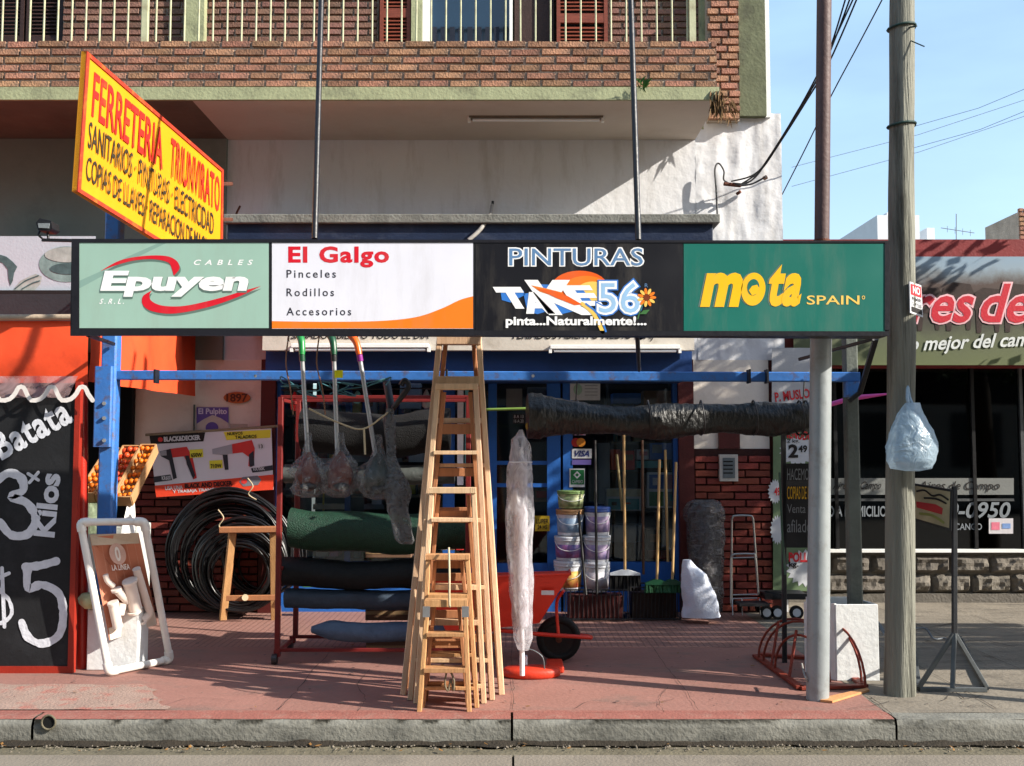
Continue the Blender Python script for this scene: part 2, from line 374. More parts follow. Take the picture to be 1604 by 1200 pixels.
# grit and litter along the kerb foot and on the pavement
MB().grid(lambda u, v: Vector((-9+18*u, K+.012-.05*v*(1+.9*noise.noise(Vector((u*90, 1, 1)))), ROAD+.004+.022*(1-v)*(1+noise.noise(Vector((u*150, 4, 2)))))), 700, 3).build('kerb_foot_dirt', M('packed_dirt', (44, 38, 30), .98, .3, 9, .6, 60), kind='stuff')
gr = MB(); random.seed(3)
for i in range(900):
    x = random.uniform(-3.2, 3.2); y = K-.012-abs(random.gauss(0, .05)) if i < 800 else random.uniform(5.8, 7.4); z = ROAD if y < K else .003; r = random.uniform(.003, .011) * (.5 if y > K else 1)
    p = Vector((x, y, z+r*.3)); q = [p+Vector((random.uniform(.6, 1.3)*r*a, random.uniform(.6, 1.3)*r*b_, random.uniform(.4, .9)*r*c)) for a, b_, c in ((1, 0, 0), (-1, 0, 0), (0, 1, 0), (0, -1, 0), (0, 0, 1), (0, 0, -.5))]
    gr.add(q, [(0, 2, 4), (2, 1, 4), (1, 3, 4), (3, 0, 4), (2, 0, 5), (1, 2, 5), (3, 1, 5), (0, 3, 5)])
gr.build('grit', M('grit_stone', (112, 104, 92), .95, .5, 8, 0), kind='stuff')

# ================================================================ BRICKWORK
mortar = M('mortar', (166, 152, 136), .95, .25, 6, .5, 40)
brickm = M('fired_brick', (148, 108, 86), .9, .24, 9, .6, 60, rnd=.3, stain=(4, .75, (96, 84, 76)))
brickr = M('red_painted_brick', (112, 46, 36), .6, .2, 6, .3, 50, rnd=.16)
BM = {}
def brick_mesh(L_, H, Dp, mat, var):
    k = (round(L_, 4), round(H, 4), mat.name, var)
    if k not in BM:
        rnd = random.Random(var*7+1); v = []; f = []
        cs = []
        for (x, z) in ((-1, -1), (0, -1), (1, -1), (1, 1), (0, 1), (-1, 1)):
            cs.append((x*L_/2*(1-rnd.uniform(0, .02)), z*H/2*(1-rnd.uniform(0, .12))))
        c = .07*H
        for (x, z) in cs: v.append((x*(1-.012), -Dp/2+rnd.uniform(0, .003), z*(1-c/H*1.6)))
        for (x, z) in cs: v.append((x, -Dp/2+.006+rnd.uniform(0, .002), z))
        for (x, z) in cs: v.append((x, Dp/2, z))
        f.append((0, 1, 4, 5)); f.append((1, 2, 3, 4))
        for j in (0, 6):
            for i in range(6): f.append((j+i, j+6+i, j+6+(i+1) % 6, j+(i+1) % 6))
        me = bpy.data.meshes.new('brick'); me.from_pydata(v, [], [q[::-1] for q in f]); me.materials.append(mat)
        BM[k] = me
    return BM[k]
def lay_bricks(parent, x0, x1, z0, courses, Y, mat, pitch=.0675, L_=.255, joint=.020, Dp=.06, holes=(), first=0.0, dim=None):
    n = 0
    for c in range(courses):
        z = z0+pitch*(c+.5); x = x0-((c % 2)*.5+first)*L_ - random.uniform(0, .03)
        while x < x1:
            a, b_ = max(x, x0), min(x+L_, x1)
            for (hx0, hx1, hz0, hz1) in holes:
                if hz0 < z < hz1:
                    if a >= hx0 and b_ <= hx1: b_ = a
                    elif a < hx0 < b_: b_ = hx0
                    elif a < hx1 < b_: a = hx1
            if b_-a > .045:
                me = brick_mesh(L_-joint, pitch-joint*.78, Dp, mat, random.randint(0, 6))
                o = bpy.data.objects.new('brick', me); COL.objects.link(o); o.parent = parent
                o.location = Vector(((a+b_)/2, Y+Dp/2+random.uniform(-.004, .004), z+random.uniform(-.003, .003))) - wloc(parent)
                o.scale.x = (b_-a-joint)/(L_-joint); o.rotation_euler = (random.uniform(-.02, .02), random.uniform(-.009, .009), random.uniform(-.015, .015)); n += 1
            x += L_
    return n

plaster = M('white_plaster', (212, 212, 214), .85, .05, 1.6, .35, 12, stain=(1.6, .42, (164, 158, 150), (3, 3, .5)))
greyplaster = M('grey_green_plaster', (120, 126, 118), .9, .1, 1.5, .2, 20, stain=(1.5, .5, (92, 98, 92)))
green = M('pale_green_paint', (150, 154, 120), .8, .14, 5, .25, 40, stain=(4, .7, (92, 92, 76)))
greenp = M('mossy_green_paint', (98, 102, 78), .85, .2, 2.2, .3, 30, stain=(2.5, .8, (66, 66, 52)))
soff = M('soffit_paint', (188, 176, 164), .85, .06, 1.6, .15, 14, stain=(2.0, .3, (168, 150, 134)))
dsoff = M('soffit_shade_tone', (100, 88, 78), .85, .2, 2.5, .2, 14)  # darker brown paints in the shade where the bounced light stops
B = thing('apartment_building', 'two storey bare brick and white plaster building with a brick balcony', 'building', (0, DW, 0))
xl, xr = -9.0, V(1225, 300, DW).x
bx = V(1125, 100, DB).x
zband = Z(137, DB); zs = Z(156, DB)
MB().box(xl, -2.66, DB+.02, 9.55, zs, zband-.01).build('shade_toned_soffit', dsoff, B)
MB().box(-2.66, bx, DB+.02, 9.55, zs, zband-.01).build('balcony_slab', soff, B)
MB().box(xl, bx+.004, DB-.012, DB+.02, zs-.004, zband).build('slab_edge', green, B)
# plaster wall above the shop
def wallgrid(x0, x1, z0, z1, y, amp, nx, nz_):
    return MB().grid(lambda u, v: Vector((x0+(x1-x0)*u, y - amp*(noise.noise(Vector((u*nx*.16, 1.7, v*nz_*.16)))+.4*noise.noise(Vector((u*nx*.5, 5, v*nz_*.5)))), z0+(z1-z0)*v)), nx, nz_)
wallgrid(-2.66, V(1090, 300, DW).x, 2.3, zs-.004, DW, .004, 50, 24).build('plaster_wall', plaster, B)
wallgrid(V(1090, 300, DW).x, xr, 2.3, Z(178, DW), DW, .018, 34, 50).build('rough_plaster_wall', plaster, B)
MB().box(V(1090, 300, DW).x, xr-.002, DW+.02, 9.8, 2.3, Z(178, DW)-.012).build('wall_top', plaster, B)
MB().box(xr-.03, xr-.004, DW+.014, 16, 0, Z(178, DW)-.014).build('side_wall', plaster, B)
MB().box(xl, -2.66-.002, DW-.05, DW+.1, 2.3, zs-.004).build('painted_wall', greyplaster, B)
# parapet
par = MB().box(xl, bx-.02, DB+.02, DB+.16, zband-.008, zband+6*.0675-.012).build('parapet', mortar, B)
lay_bricks(par, V(-14, 100, DB).x, bx, zband, 6, DB, brickm)
zpt = zband+6*.0675
MB().box(bx-.14, bx-.02, DB+.165, 9.32, zband-.008, zpt-.012).build('parapet_return', mortar, B)
# brick end pillar of the balcony
px0, px1 = V(1107, 100, 9.3).x, V(1160, 100, 9.3).x; pz0 = Z(188, 9.3)
pil = MB().box(px0+.01, px1-.012, 9.33, 9.5, pz0, 7.5).build('brick_pillar', mortar, B)
lay_bricks(pil, px0+.004, px1, pz0, 17, 9.29, brickm, pitch=.0715, L_=.17, first=.2)
ppl = MB().box(px1-.01, V(1199, 90, 9.33).x, 9.32, 9.5, Z(178, 9.35)-.03, 7.5).build('corner_pilaster', greenp, B)
MB().box(V(1199, 90, 9.33).x+.001, V(1206, 90, 9.36).x, 9.36, 9.5, Z(178, 9.35)-.03, 7.5).build('corner_trim', M('white_paint', (225, 225, 222), .6, .05, 3, .1), B)
# upper wall behind the balcony
DU = 9.5; uz0 = Z(66, DU)
h1 = (xl, V(97, 30, DU).x, 0, 9); h2 = (V(592, 30, DU).x, V(953, 30, DU).x, 0, 9)
MB().box(h2[1], px0+.1, DU+.03, DU+.3, zband, 7.5).build('upper_wall', mortar, B)
uw = MB().box(h1[1], h2[0], DU+.03, DU+.3, zband, 7.5).build('upper_wall', mortar, B)
bm2 = M('weathered_brick', (118, 86, 74), .9, .22, 9, .5, 60, rnd=.26, stain=(4, .55, (104, 88, 80)))
lay_bricks(uw, h1[1], V(1106, 20, DU).x, uz0, 7, DU, bm2, holes=(h2,))
MB().box(xl, xr, DU+.32, 10.2, 4.35, 7.5).build('inner_wall', M('dark_plaster', (60, 54, 50), .9, .1, 3, 0), B)
# posts on the upper wall
for a, b_, nm in ((295, 324, 'wall_post'), (1094, 1108, 'wall_post')):
    MB().box(V(a, 30, DU).x, V(b_, 30, DU).x, DU-.09, DU+.01, zband, 7.5).build(nm, green, B)
# upper windows
shut = M('varnished_shutter', (118, 58, 42), .5, .25, 8, .2, 40, grain=(1, 1, 8)); wht = MATS['white_paint']
darksh = M('dark_shutter', (52, 34, 30), .6, .2, 8, .2)
blueglass = M('blue_window_glass', (28, 48, 66), .08, .1, 2, 0, spec=.8)
def louvre(x0, x1, z0, z1, y, mat, parent, mid=None):
    f = MB(); w_ = .035
    f.box(x0, x0+w_, y, y+.04, z0, z1); f.box(x1-w_, x1, y, y+.04, z0, z1)
    for (a, c) in ((z0, z0+.05), (z1-.05, z1)) + (((mid-.045, mid+.045),) if mid else ()): f.box(x0+w_, x1-w_, y+.002, y+.038, a, c)
    fr = f.build('shutter', mat, parent); z = z0+.06
    while z < z1-.06:
        if not (mid and abs(z-mid) < .06):
            MB().bar((x0+w_, y+.02, z), (x1-w_, y+.02, z), .04, .007, up=(0, -.75, .65)).build('slat', mat, fr)
        z += .036
for (a, b_, mt, md) in ((595, 643, shut, 22), (872, 952, shut, 30), (-20, 30, darksh, 60), (34, 92, darksh, 60)):
    louvre(V(a, 30, DU-.03).x, V(b_, 30, DU-.03).x, zband+.05, 6.9, DU-.03 if mt == shut else DU+.06, mt, B, Z(md, DU))
wn = MB(); wx0, wx1 = V(662, 30, DU).x, V(803, 30, DU).x
wn.box(wx0, wx0+.08, DU-.02, DU+.1, zband, 6.95); wn.box(wx1-.03, wx1, DU-.02, DU+.1, zband, 6.95); wn.box(wx0+.08, wx1-.03, DU-.018, DU+.1, 6.85, 6.95)
wf = wn.build('window', wht, B)
MB().box(wx0+.08, wx1-.03, DU+.05, DU+.06, zband, 6.85).build('pane', blueglass, wf)
MB().box(V(645, 30, DU).x, wx0-.004, DU-.05, DU+.1, zband, 6.95).build('window_jamb', green, B)
mb = MB(); [mb.box(V(676+i*14, 30, DU).x, V(684+i*14, 30, DU).x, DU+.03, DU+.045, zband, Z(40, DU)) for i in range(9)]; mb.build('window_grille', M('dark_blue_metal', (24, 30, 44), .5, .1), wf)
mb = MB(); mb.box(V(806, 30, DU).x, V(868, 30, DU).x, DU+.06, DU+.08, zband, 6.9); mb.build('dark_doorway', darksh, B)
# balcony railing
rg = thing('balcony_railing', 'row of thin pale green upright bars along the top of the brick balcony', 'railing', (0, DB+.08, zpt))
bar = M('railing_paint', (176, 178, 146), .6, .15, 9, .1, stain=(8, .4, (120, 96, 70)))
proto = MB().tube([(0, 0, 0), (0, 0, 1.1)], .0085, 6).v
for i in range(52):
    x = V(4+21.6*i*(1+.0012*i), 30, DB+.08).x
    if x > V(1094, 30, DB).x: break
    MB().tube([(x, DB+.08, zpt-.02), (x+random.uniform(-.004, .004), DB+.08, zpt+1.1)], .0085, 6).build('baluster', bar, rg)
for a, b_ in ((218, 227), (1082, 1092)):
    MB().box(V(a, 30, DB).x, V(b_, 30, DB).x, DB+.055, DB+.105, zpt-.02, zpt+1.15).build('railing_post', bar, rg)
MB().bar((xl, DB+.08, zpt+1.1), (V(1094, 30, DB).x, DB+.08, zpt+1.1), .05, .03).build('handrail', bar, rg)
# ---------------------------------------------------------------- ground floor shop front
S = thing('hardware_shop', 'blue framed hardware shop front with dark display windows, between two red brick piers', 'shop', (0, DW, 0))
rdark = M('oxblood_paint', (74, 24, 22), .55, .2, 4, .15); bl = M('blue_shop_paint', (40, 98, 176), .5, .15, 3, .12, stain=(3, .4, (24, 60, 112)))
wcream = M('cream_wall', (222, 212, 200), .85, .06, 2, .2, 20, stain=(3, .3, (176, 160, 140)))
zb = Z(703, DW-.02)
Lx0, Lx1 = V(206, 800, DW).x, V(408, 800, DW).x; Rx0, Rx1 = V(1087, 800, DW).x, V(1207, 800, DW).x
MB().box(Lx0, Lx1, DW, 9.9, 0, 2.3).build('left_pier', wcream, S)
MB().box(Rx0, Rx1, DW, 9.9, 0, 2.3).build('right_pier', wcream, S)
MB().box(Rx1+.002, xr-.03, DW+.03, 9.9, 0, 2.3).build('end_wall', rdark, S)
nz2 = int((zb-.02)/.068)
for nm, a, b_ in (('left_brick_facing', Lx0, Lx1), ('right_brick_facing', Rx0, Rx1)):
    o = MB().box(a, b_, DW-.022, DW-.001, 0, zb).build(nm, M('dark_mortar', (48, 22, 20), .9, .2, 5, .2), S)
    lay_bricks(o, a+.002, b_-.002, .012, nz2, DW-.05, brickr, pitch=.0672, L_=.245, joint=.013, Dp=.04)
# narrow brick strip rising beside the meter box
o = MB().box(V(1125, 690, DW).x, V(1158, 690, DW).x, DW-.03, DW-.001, zb+.002, Z(640, DW)).build('brick_strip', rdark, S)
MB().box(V(408, 800, DW).x+.002, V(431, 800, DW).x, DW-.06, 9.8, 0, 2.3).build('left_jamb', rdark, S)
MB().box(V(1063, 800, DW).x, Rx0-.002, DW-.06, 9.8, 0, 2.3).build('right_jamb', rdark, S)
fy = DW+.05
mb = MB()
for a, b_ in ((432, 440), (694, 712), (857, 878), (882, 897), (1055, 1062), (765, 778)):
    mb = MB().box(V(a, 800, fy).x, V(b_, 800, fy).x, fy-.04, fy+.06, 0, 2.28); mb.build('window_mullion', bl, S)
MB().box(V(432, 600, fy).x, V(1062, 600, fy).x, fy-.06, fy+.07, Z(600, fy), 2.3).build('window_head', bl, S)
for a, b_ in ((440, 694), (897, 1055)):
    MB().box(V(a, 900, fy).x, V(b_, 900, fy).x, fy-.035, fy+.05, 0, Z(880, fy)).build('kick_panel', bl, S)
MB().box(V(712, 900, fy).x, V(765, 900, fy).x, fy-.02, fy+.05, 0, Z(870, fy)).build('kick_panel', bl, S)
MB().box(V(778, 900, fy).x, V(857, 900, fy).x, fy-.02, fy+.04, 0, Z(882, fy)).build('door_panel', bl, S)
mb = MB()
for y0, y1 in ((722, 728), (757, 763)): mb.box(V(778, 700, fy).x, V(857, 700, fy).x, fy-.02, fy+.03, Z(y0, fy), Z(y1, fy))
mb.build('door_rail', bl, S)
gl = glass('shop_glass', (225, 232, 235), .97)
for a, b_, y1 in ((440, 694, 880), (712, 765, 870), (778, 857, 882), (897, 1055, 880)):
    MB().box(V(a, 750, fy).x, V(b_, 750, fy).x, fy+.005, fy+.011, Z(y1, fy), Z(602, fy)).build('window_pane', gl, S)
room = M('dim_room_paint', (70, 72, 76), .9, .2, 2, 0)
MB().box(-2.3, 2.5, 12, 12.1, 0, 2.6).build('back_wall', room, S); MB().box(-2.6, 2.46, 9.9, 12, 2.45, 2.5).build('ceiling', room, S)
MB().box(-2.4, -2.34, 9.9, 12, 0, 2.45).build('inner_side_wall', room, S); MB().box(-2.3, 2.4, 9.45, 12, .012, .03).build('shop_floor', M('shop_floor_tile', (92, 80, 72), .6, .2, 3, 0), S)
# awning box with the opening hours
navy = M('navy_metal', (30, 40, 62), .4, .25, 2.5, .15, stain=(3, .5, (70, 78, 96), (1, 1, 2)))
ledge = M('dusty_ledge', (112, 112, 106), .9, .3, 8, .4)
A = thing('shop_awning_box', 'long dusty navy awning box with painted opening hours, behind the light box', 'awning', (0, 8.6, 2.6))
DA = 8.55
ax0, ax1 = V(356, 350, DA).x, V(1117, 350, DA).x
MB().box(ax0, ax1, DA, DW-.02, Z(500, DA), Z(350, DA)).build('awning_body', navy, A, bevel=.01)
MB().box(ax0-.02, ax1+.05, DA-.05, DW-.02, Z(349, DA-.05), Z(335, DA-.05)).build('awning_ledge', ledge, A, bevel=.008)
bx0, bx1 = V(412, 540, DA).x, V(1087, 540, DA).x
MB().box(bx0, bx1, DA-.02, DA+.06, Z(549, DA), Z(500, DA)-.003).build('hours_board', M('grimy_cream_board', (190, 182, 170), .7, .1, 3, .1, stain=(4, .5, (140, 128, 112))), A)
MB().box(bx0, bx1, DA+.1, DW-.02, Z(592, DA+.1), Z(500, DA)-.006).build('roller_box', M('deep_blue_paint', (24, 58, 112), .5, .15, 3, .1), A)
ink = M('black_ink', (28, 24, 24), .7, .2, 5, 0)
text('(SABADO ABIERTO TODO EL DIA', (452, 519, 672, 535), pm(DA-.02), ink, A, off=.012, shear=4)
text('FERIADOS ABIERTO MEDIO DIA)', (804, 519, 1024, 535), pm(DA-.02), ink, A, off=.012, shear=4)
# ---------------------------------------------------------------- fluorescent battens
def batten(label, x0, x1, y, D, z=None):
    t = thing('fluorescent_light', label, 'light fitting', V((x0+x1)/2, y, D), group='fluorescent battens')
    a, b_ = V(x0, y, D), V(x1, y, D)
    MB().bar(a+Vector((0, 0, .02)), b_+Vector((0, 0, .02)), .09, .035).build('light_housing', wht if D < 8.52 else M('grimy_grey_metal', (112, 100, 86), .6, .3, 9, .1), t)
    MB().tube([a+Vector((.03, -.02, -.012)), b_+Vector((-.03, -.02, -.012))], .014, 8).build('light_tube', M('unlit_tube', (225, 228, 230), .25, .03, 3, 0), t)
    for p in (a, b_): MB().box(p.x-.012, p.x+.012, p.y-.04, p.y+.01, p.z-.03, p.z+.012).build('tube_holder', wht, t)
batten('white fluorescent tube under the hours board, left of the ladders', 458, 672, 546, 8.5)
batten('white fluorescent tube under the hours board, right of the ladders', 862, 1064, 548, 8.5)
batten('grimy fluorescent batten fixed under the white balcony ceiling', 735, 944, 187, 8.75)

# ---------------------------------------------------------------- greengrocer on the left
GX = V(135, 700, 7.0).x
Gc = thing('greengrocer_stall', 'open greengrocer front with orange red awning over a blackboard, at the left edge', 'shop', (GX, 8.5, 0))
orange = M('orange_awning_fabric', (230, 78, 38), .7, .1, 2.5, .15, 10, stain=(3, .35, (150, 40, 26)))
def afront(u, v):
    x = -5.6+(GX+5.6)*u; z = Z(503, 7.0)+(Z(600, 7.0)-Z(503, 7.0))*v
    return Vector((x, 7.0-.02*math.sin(v*3.1)+.012*noise.noise(Vector((x*3, v*2, 1))), z))
MB().grid(afront, 50, 12).build('awning_front', orange, Gc)
def aside(u, v):
    y = 7.0+(DW-.03-7.0)*u; zt = Z(505, 7.0)+(2.62-Z(505, 7.0))*u; zl = Z(598, 7.0)-.0+(Z(621, DW)-Z(598, 7.0))*u
    return Vector((GX+.02*math.sin(u*19)+.03*noise.noise(Vector((u*5, v, 3))), y, zt+(zl-zt)*v))
MB().grid(aside, 60, 10).build('awning_side', orange, Gc)
MB().grid(lambda u, v: Vector((-5.6+(GX+5.6)*u, 7.0+(DW-.06-7.0)*v, Z(503, 7.0)+(2.62-Z(503, 7.0))*v)), 10, 6).build('awning_top', orange, Gc)
MB().tube([(-5.6, 6.98, Z(499, 6.98)), (GX, 6.98, Z(497, 6.98))], .022, 10).build('awning_roll', M('tan_canvas', (168, 150, 130), .8, .15, 4, .2), Gc)
vinyl = film('milky_vinyl', (190, 160, 158), .55, .25, .3, 8)
vx0 = V(-30, 610, 6.93).x; vx1 = V(124, 610, 6.93).x
def vfn(u, v): x = vx0+(vx1-.03*v-vx0)*u; return Vector((x, 6.90-.08*v+.01*math.sin(x*14), Z(590, 6.95)+(Z(624, 6.93)-Z(590, 6.95))*v))
MB().grid(vfn, 40, 5).build('vinyl_valance', vinyl, Gc)
pts = []; xx = -33
base = []
while xx < 120:
    base += [(xx, 625), (xx+9, 616), (xx+14, 607), (xx+22, 607), (xx+27, 617), (xx+34, 627)]
    xx += 48
stroke([base], 7, lambda a, b_, l: V(a, b_, 6.80-l), M('white_trim_tape', (222, 216, 212), .5, .05), Gc, name='scalloped_trim', k=2)
redpost = M('glossy_red_paint', (178, 40, 26), .35, .12, 4, .05, coat=.3)
MB().tube([V(129, 1036, 7.0)-Vector((0, 0, .08)), V(128, 600, 7.0)], .04, 12).build('awning_post', redpost, Gc)
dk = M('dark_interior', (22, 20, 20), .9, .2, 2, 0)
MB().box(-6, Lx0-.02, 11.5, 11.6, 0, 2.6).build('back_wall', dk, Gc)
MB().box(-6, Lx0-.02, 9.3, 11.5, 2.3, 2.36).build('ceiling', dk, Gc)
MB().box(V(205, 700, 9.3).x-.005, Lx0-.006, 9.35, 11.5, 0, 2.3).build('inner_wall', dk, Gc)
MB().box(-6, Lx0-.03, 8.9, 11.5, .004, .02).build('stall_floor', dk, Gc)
# blackboard
BB = thing('price_blackboard', 'tall blackboard in a red frame with chalked potato price, leftmost on the pavement', 'blackboard', V(50, 1040, 6.88))
bd = 6.86
blackb = M('blackboard_paint', (24, 25, 28), .7, .25, 3, .1, stain=(3, .35, (52, 54, 58)))
MB().box(V(-60, 800, bd).x, V(117, 800, bd).x, bd, bd+.02, G(60, 1036).z+.04, Z(622, bd)).build('board_face', blackb, BB)
fr = MB(); fx1 = V(122, 800, bd).x; fx0 = V(-70, 800, bd).x
fr.box(fx1-.035, fx1, bd-.012, bd+.035, .0, Z(598, bd)); fr.box(fx0, fx1-.036, bd-.01, bd+.035, .0, .045); fr.build('board_frame', M('brick_red_paint', (150, 42, 28), .5, .15, 4, .1), BB)
chalk = M('chalk_white', (205, 208, 216), .9, .14, 14, .2, 50)
P = pm(bd)
text('Batata', (-14, 650, 112, 692), P, chalk, BB, off=.03, rot=.50, space=1.1, name='chalk_lettering')
stroke([[(-4, 752), (14, 741), (33, 749), (36, 768), (18, 778), (42, 788), (56, 812), (44, 836), (18, 838), (0, 818)]], 13, P, chalk, BB, rag=.3, name='chalk_numeral')
text('Kilos', (26, 776, 122, 806), P, chalk, BB, off=.04, rot=math.pi/2*1.0-.1, name='chalk_lettering')
stroke([[(44, 742), (60, 752)], [(60, 740), (46, 756)]], 5, P, chalk, BB, name='chalk_lettering')
stroke([[(40, 888), (62, 886), (88, 879)], [(43, 890), (44, 921), (66, 916), (92, 930), (99, 962), (92, 995), (66, 1008), (44, 998), (34, 975)]], 13, P, chalk, BB, rag=.3, name='chalk_numeral')
stroke([[(14, 898), (-4, 908), (0, 925), (14, 940), (18, 962), (2, 976), (-10, 970)], [(3, 890), (7, 982)]], 6, P, chalk, BB, rag=.3, name='chalk_numeral')
# banner with fruit drawings
BN = thing('fruit_banner', 'white banner with grey green fruit drawings above the orange awning', 'banner', V(50, 410, 8.9))
bp_ = pm(8.9)
panel(bp_, -60, 370, 150, 455, .03).build('banner_sheet', M('banner_white', (176, 182, 192), .6, .04, 2, .1), BN)
MB().box(V(-60, 450, 8.88).x, V(150, 450, 8.88).x, 8.86, 8.93, Z(461, 8.88), Z(455, 8.88)-.001).build('banner_rail', ink, BN)
fruitg = M('print_grey_green', (120, 142, 140), .7, .35, 9, 0); fruitd = M('print_dark_green', (70, 90, 92), .7, .4, 14, 0); fruitl = M('print_pale_grey', (158, 162, 158), .7, .3, 12, 0)
shape(ell(104, 414, 43, 28), bp_, fruitg, BN, .003, 'printed_melon'); shape(ell(106, 399, 36, 12), bp_, fruitl, BN, .006, 'printed_melon_flesh')
shape(ell(108, 421, 30, 9), bp_, fruitd, BN, .006, 'printed_melon_rind')
shape([(20, 455), (32, 440), (48, 432), (56, 429), (66, 433), (63, 445), (54, 455)], bp_, fruitl, BN, .003, 'printed_pineapple')
stroke([[(24, 452), (40, 440), (60, 432)], [(34, 453), (50, 444), (62, 440)]], 2, bp_, fruitd, BN, .006, 'printed_hatching')
shape([(0, 399), (10, 402), (20, 410), (27, 418), (22, 428), (20, 440), (16, 448), (13, 436), (12, 422), (4, 412), (-10, 408), (-10, 400)], bp_, fruitd, BN, .003, 'printed_leaf')
MB().box(-7, -2.7, 8.86, DW-.06, Z(499, 8.6), Z(461, 8.9)-.004).build('shade_gap_block', M('shade_gap_dark', (46, 46, 50), .6, .15), Gc)  # dark block drawn where only a shaded gap lies between banner and awning

# ---------------------------------------------------------------- right-hand butcher
Bt = thing('butcher_shop', 'low butcher shop with dark windows, split stone base and dark red roof band', 'shop', (4.5, 10, 0))
BD = 10.0; bxl = xr-.01
stonem = M('split_stone', (100, 94, 86), .95, .22, 7, .8, 26, rnd=.16); maroon = M('maroon_paint', (124, 36, 38), .6, .15, 3, .15, stain=(3, .4, (96, 40, 40)))
zsill = Z(860, BD)
bw = MB().box(bxl+.02, 8, BD+.03, BD+.3, 0, zsill-.03).build('base_wall', M('grey_mortar', (104, 98, 90), .95, .2, 6, .4), Bt)
x = bxl+.02; 
for row, (z0, z1) in enumerate(((.09, .27), (.28, .455))):
    x = bxl+.02-(.2 if row else 0)
    while x < 6.4:
        L_ = .385; a, b_ = max(x, bxl+.02)+.004, x+L_-.006; sd_ = x*7+row*31
        if b_-a > .05:
            mb = MB().grid(lambda u, v: Vector((a+(b_-a)*u, BD-.02-(.034*max(0, .55+noise.noise(Vector((u*5+sd_, v*3, 1))))+.02*noise.noise(Vector((u*14+sd_, v*9, 1))))*(0 if u in (0, 1) or v in (0, 1) else 1)+(.045 if u in (0, 1) or v in (0, 1) else 0), z0+(z1-z0-.004)*v)), 9, 5, smooth=False)
            mb.build('stone_block', stonem, bw)
        x += L_
MB().box(bxl+.02, 8, BD-.03, BD+.029, 0, .085).build('plinth', M('plinth_cement', (100, 95, 88), .95, .2, 4, .4), Bt)
MB().box(bxl+.02, 8, BD-.06, BD+.3, zsill-.028, zsill).build('window_sill', wht, Bt)
MB().box(bxl, 9, 9.6, 10.3, Z(402, 9.6), Z(375, 9.6)).build('roof_band', maroon, Bt)
MB().box(bxl, 9, 9.75, 10.3, Z(574, 9.75), Z(402, 9.6)-.002).build('lintel', maroon, Bt)
MB().box(bxl, V(1243, 560, 9.72).x, 9.7, 9.749, Z(600, 9.7), Z(402, 9.6)-.003).build('lintel_end', rdark, Bt)
BD_ = dk
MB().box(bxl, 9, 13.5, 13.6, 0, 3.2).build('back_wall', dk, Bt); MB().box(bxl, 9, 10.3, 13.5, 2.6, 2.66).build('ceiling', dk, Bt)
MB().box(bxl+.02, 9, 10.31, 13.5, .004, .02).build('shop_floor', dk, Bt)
alu = M('grey_aluminium', (92, 94, 96), .4, .15, 4, .05, metal=.6)
for px in (1306, 1430+92, 1598):
    MB().box(V(px, 700, BD).x, V(px+5, 700, BD).x, BD-.02, BD+.05, zsill, 2.29).build('window_mullion', M('black_aluminium', (26, 26, 28), .4, .1) if px < 1590 else alu, Bt)
MB().box(bxl+.05, 8, BD+.012, BD+.018, zsill, 2.29).build('window_pane', glass('butcher_glass', (120, 128, 128), .45), Bt)
q = pm(BD-.004)
panel(q, 1298, 749, 1588, 775, .008).build('window_band', M('band_white', (112, 114, 112), .6, .06), Bt)
text('Aires de Campo', (1306, 754, 1380, 770), q, ink, Bt, off=.01, shear=6, layer=.006)
text('Aires de Campo', (1440, 754, 1566, 771), q, ink, Bt, off=.01, shear=6, layer=.006)
gle = M('etched_grey', (116, 122, 128), .6, .05)
text('ENVIO A DOMICILIO', (1270, 793, 1388, 809), q, gle, Bt, off=.02)
text('4570-0950', (1432, 787, 1582, 811), q, gle, Bt, off=.02, shear=5)
text('CANGO', (1496, 820, 1538, 830), q, gle, Bt, off=.015)
MB().box(V(1300, 780, BD).x, V(1588, 780, BD).x, BD-.006, BD+.011, Z(785, BD), Z(781, BD)).build('window_bar', alu, Bt)
cardm = M('card_white', (190, 186, 190), .6, .05); redprint = M('print_red', (196, 40, 48), .6, .08, 6, 0)
panel(q, 1549, 812, 1587, 836, .006, .003).build('window_card', cardm, Bt); shape(rect(1553, 818, 1566, 830), q, M('print_pink', (206, 110, 130), .6), Bt, .006, 'card_print'); shape(rect(1570, 820, 1583, 828), q, M('print_blue', (110, 140, 190), .6), Bt, .006, 'card_print')
# billboard strip with the field and cows
CB = thing('butcher_banner', 'wide printed cattle banner with red script lettering over the butcher window', 'sign', V(1420, 480, 9.6))
cq = pm(9.6); fieldm = bpy.data.materials.new('field_print'); fieldm.use_nodes = True; N = fieldm.node_tree.nodes; Lk = fieldm.node_tree.links.new; b0 = N['Principled BSDF']; b0.inputs['Roughness'].default_value = .6
g_ = N.new('ShaderNodeNewGeometry'); sx_ = N.new('ShaderNodeSeparateXYZ'); Lk(g_.outputs['Position'], sx_.inputs[0])
n_ = N.new('ShaderNodeTexNoise'); n_.inputs['Scale'].default_value = 3; n_.inputs['Detail'].default_value = 8; n_.inputs['Roughness'].default_value = .7; Lk(g_.outputs['Position'], n_.inputs[0])
ad = N.new('ShaderNodeMath'); ad.operation = 'MULTIPLY_ADD'; ad.inputs[1].default_value = .30; Lk(n_.outputs[0], ad.inputs[0]); Lk(sx_.outputs['Z'], ad.inputs[2])
mr_ = N.new('ShaderNodeMapRange'); mr_.inputs[1].default_value = Z(572, 9.6)+.15; mr_.inputs[2].default_value = Z(402, 9.6)+.15; Lk(ad.outputs[0], mr_.inputs[0])
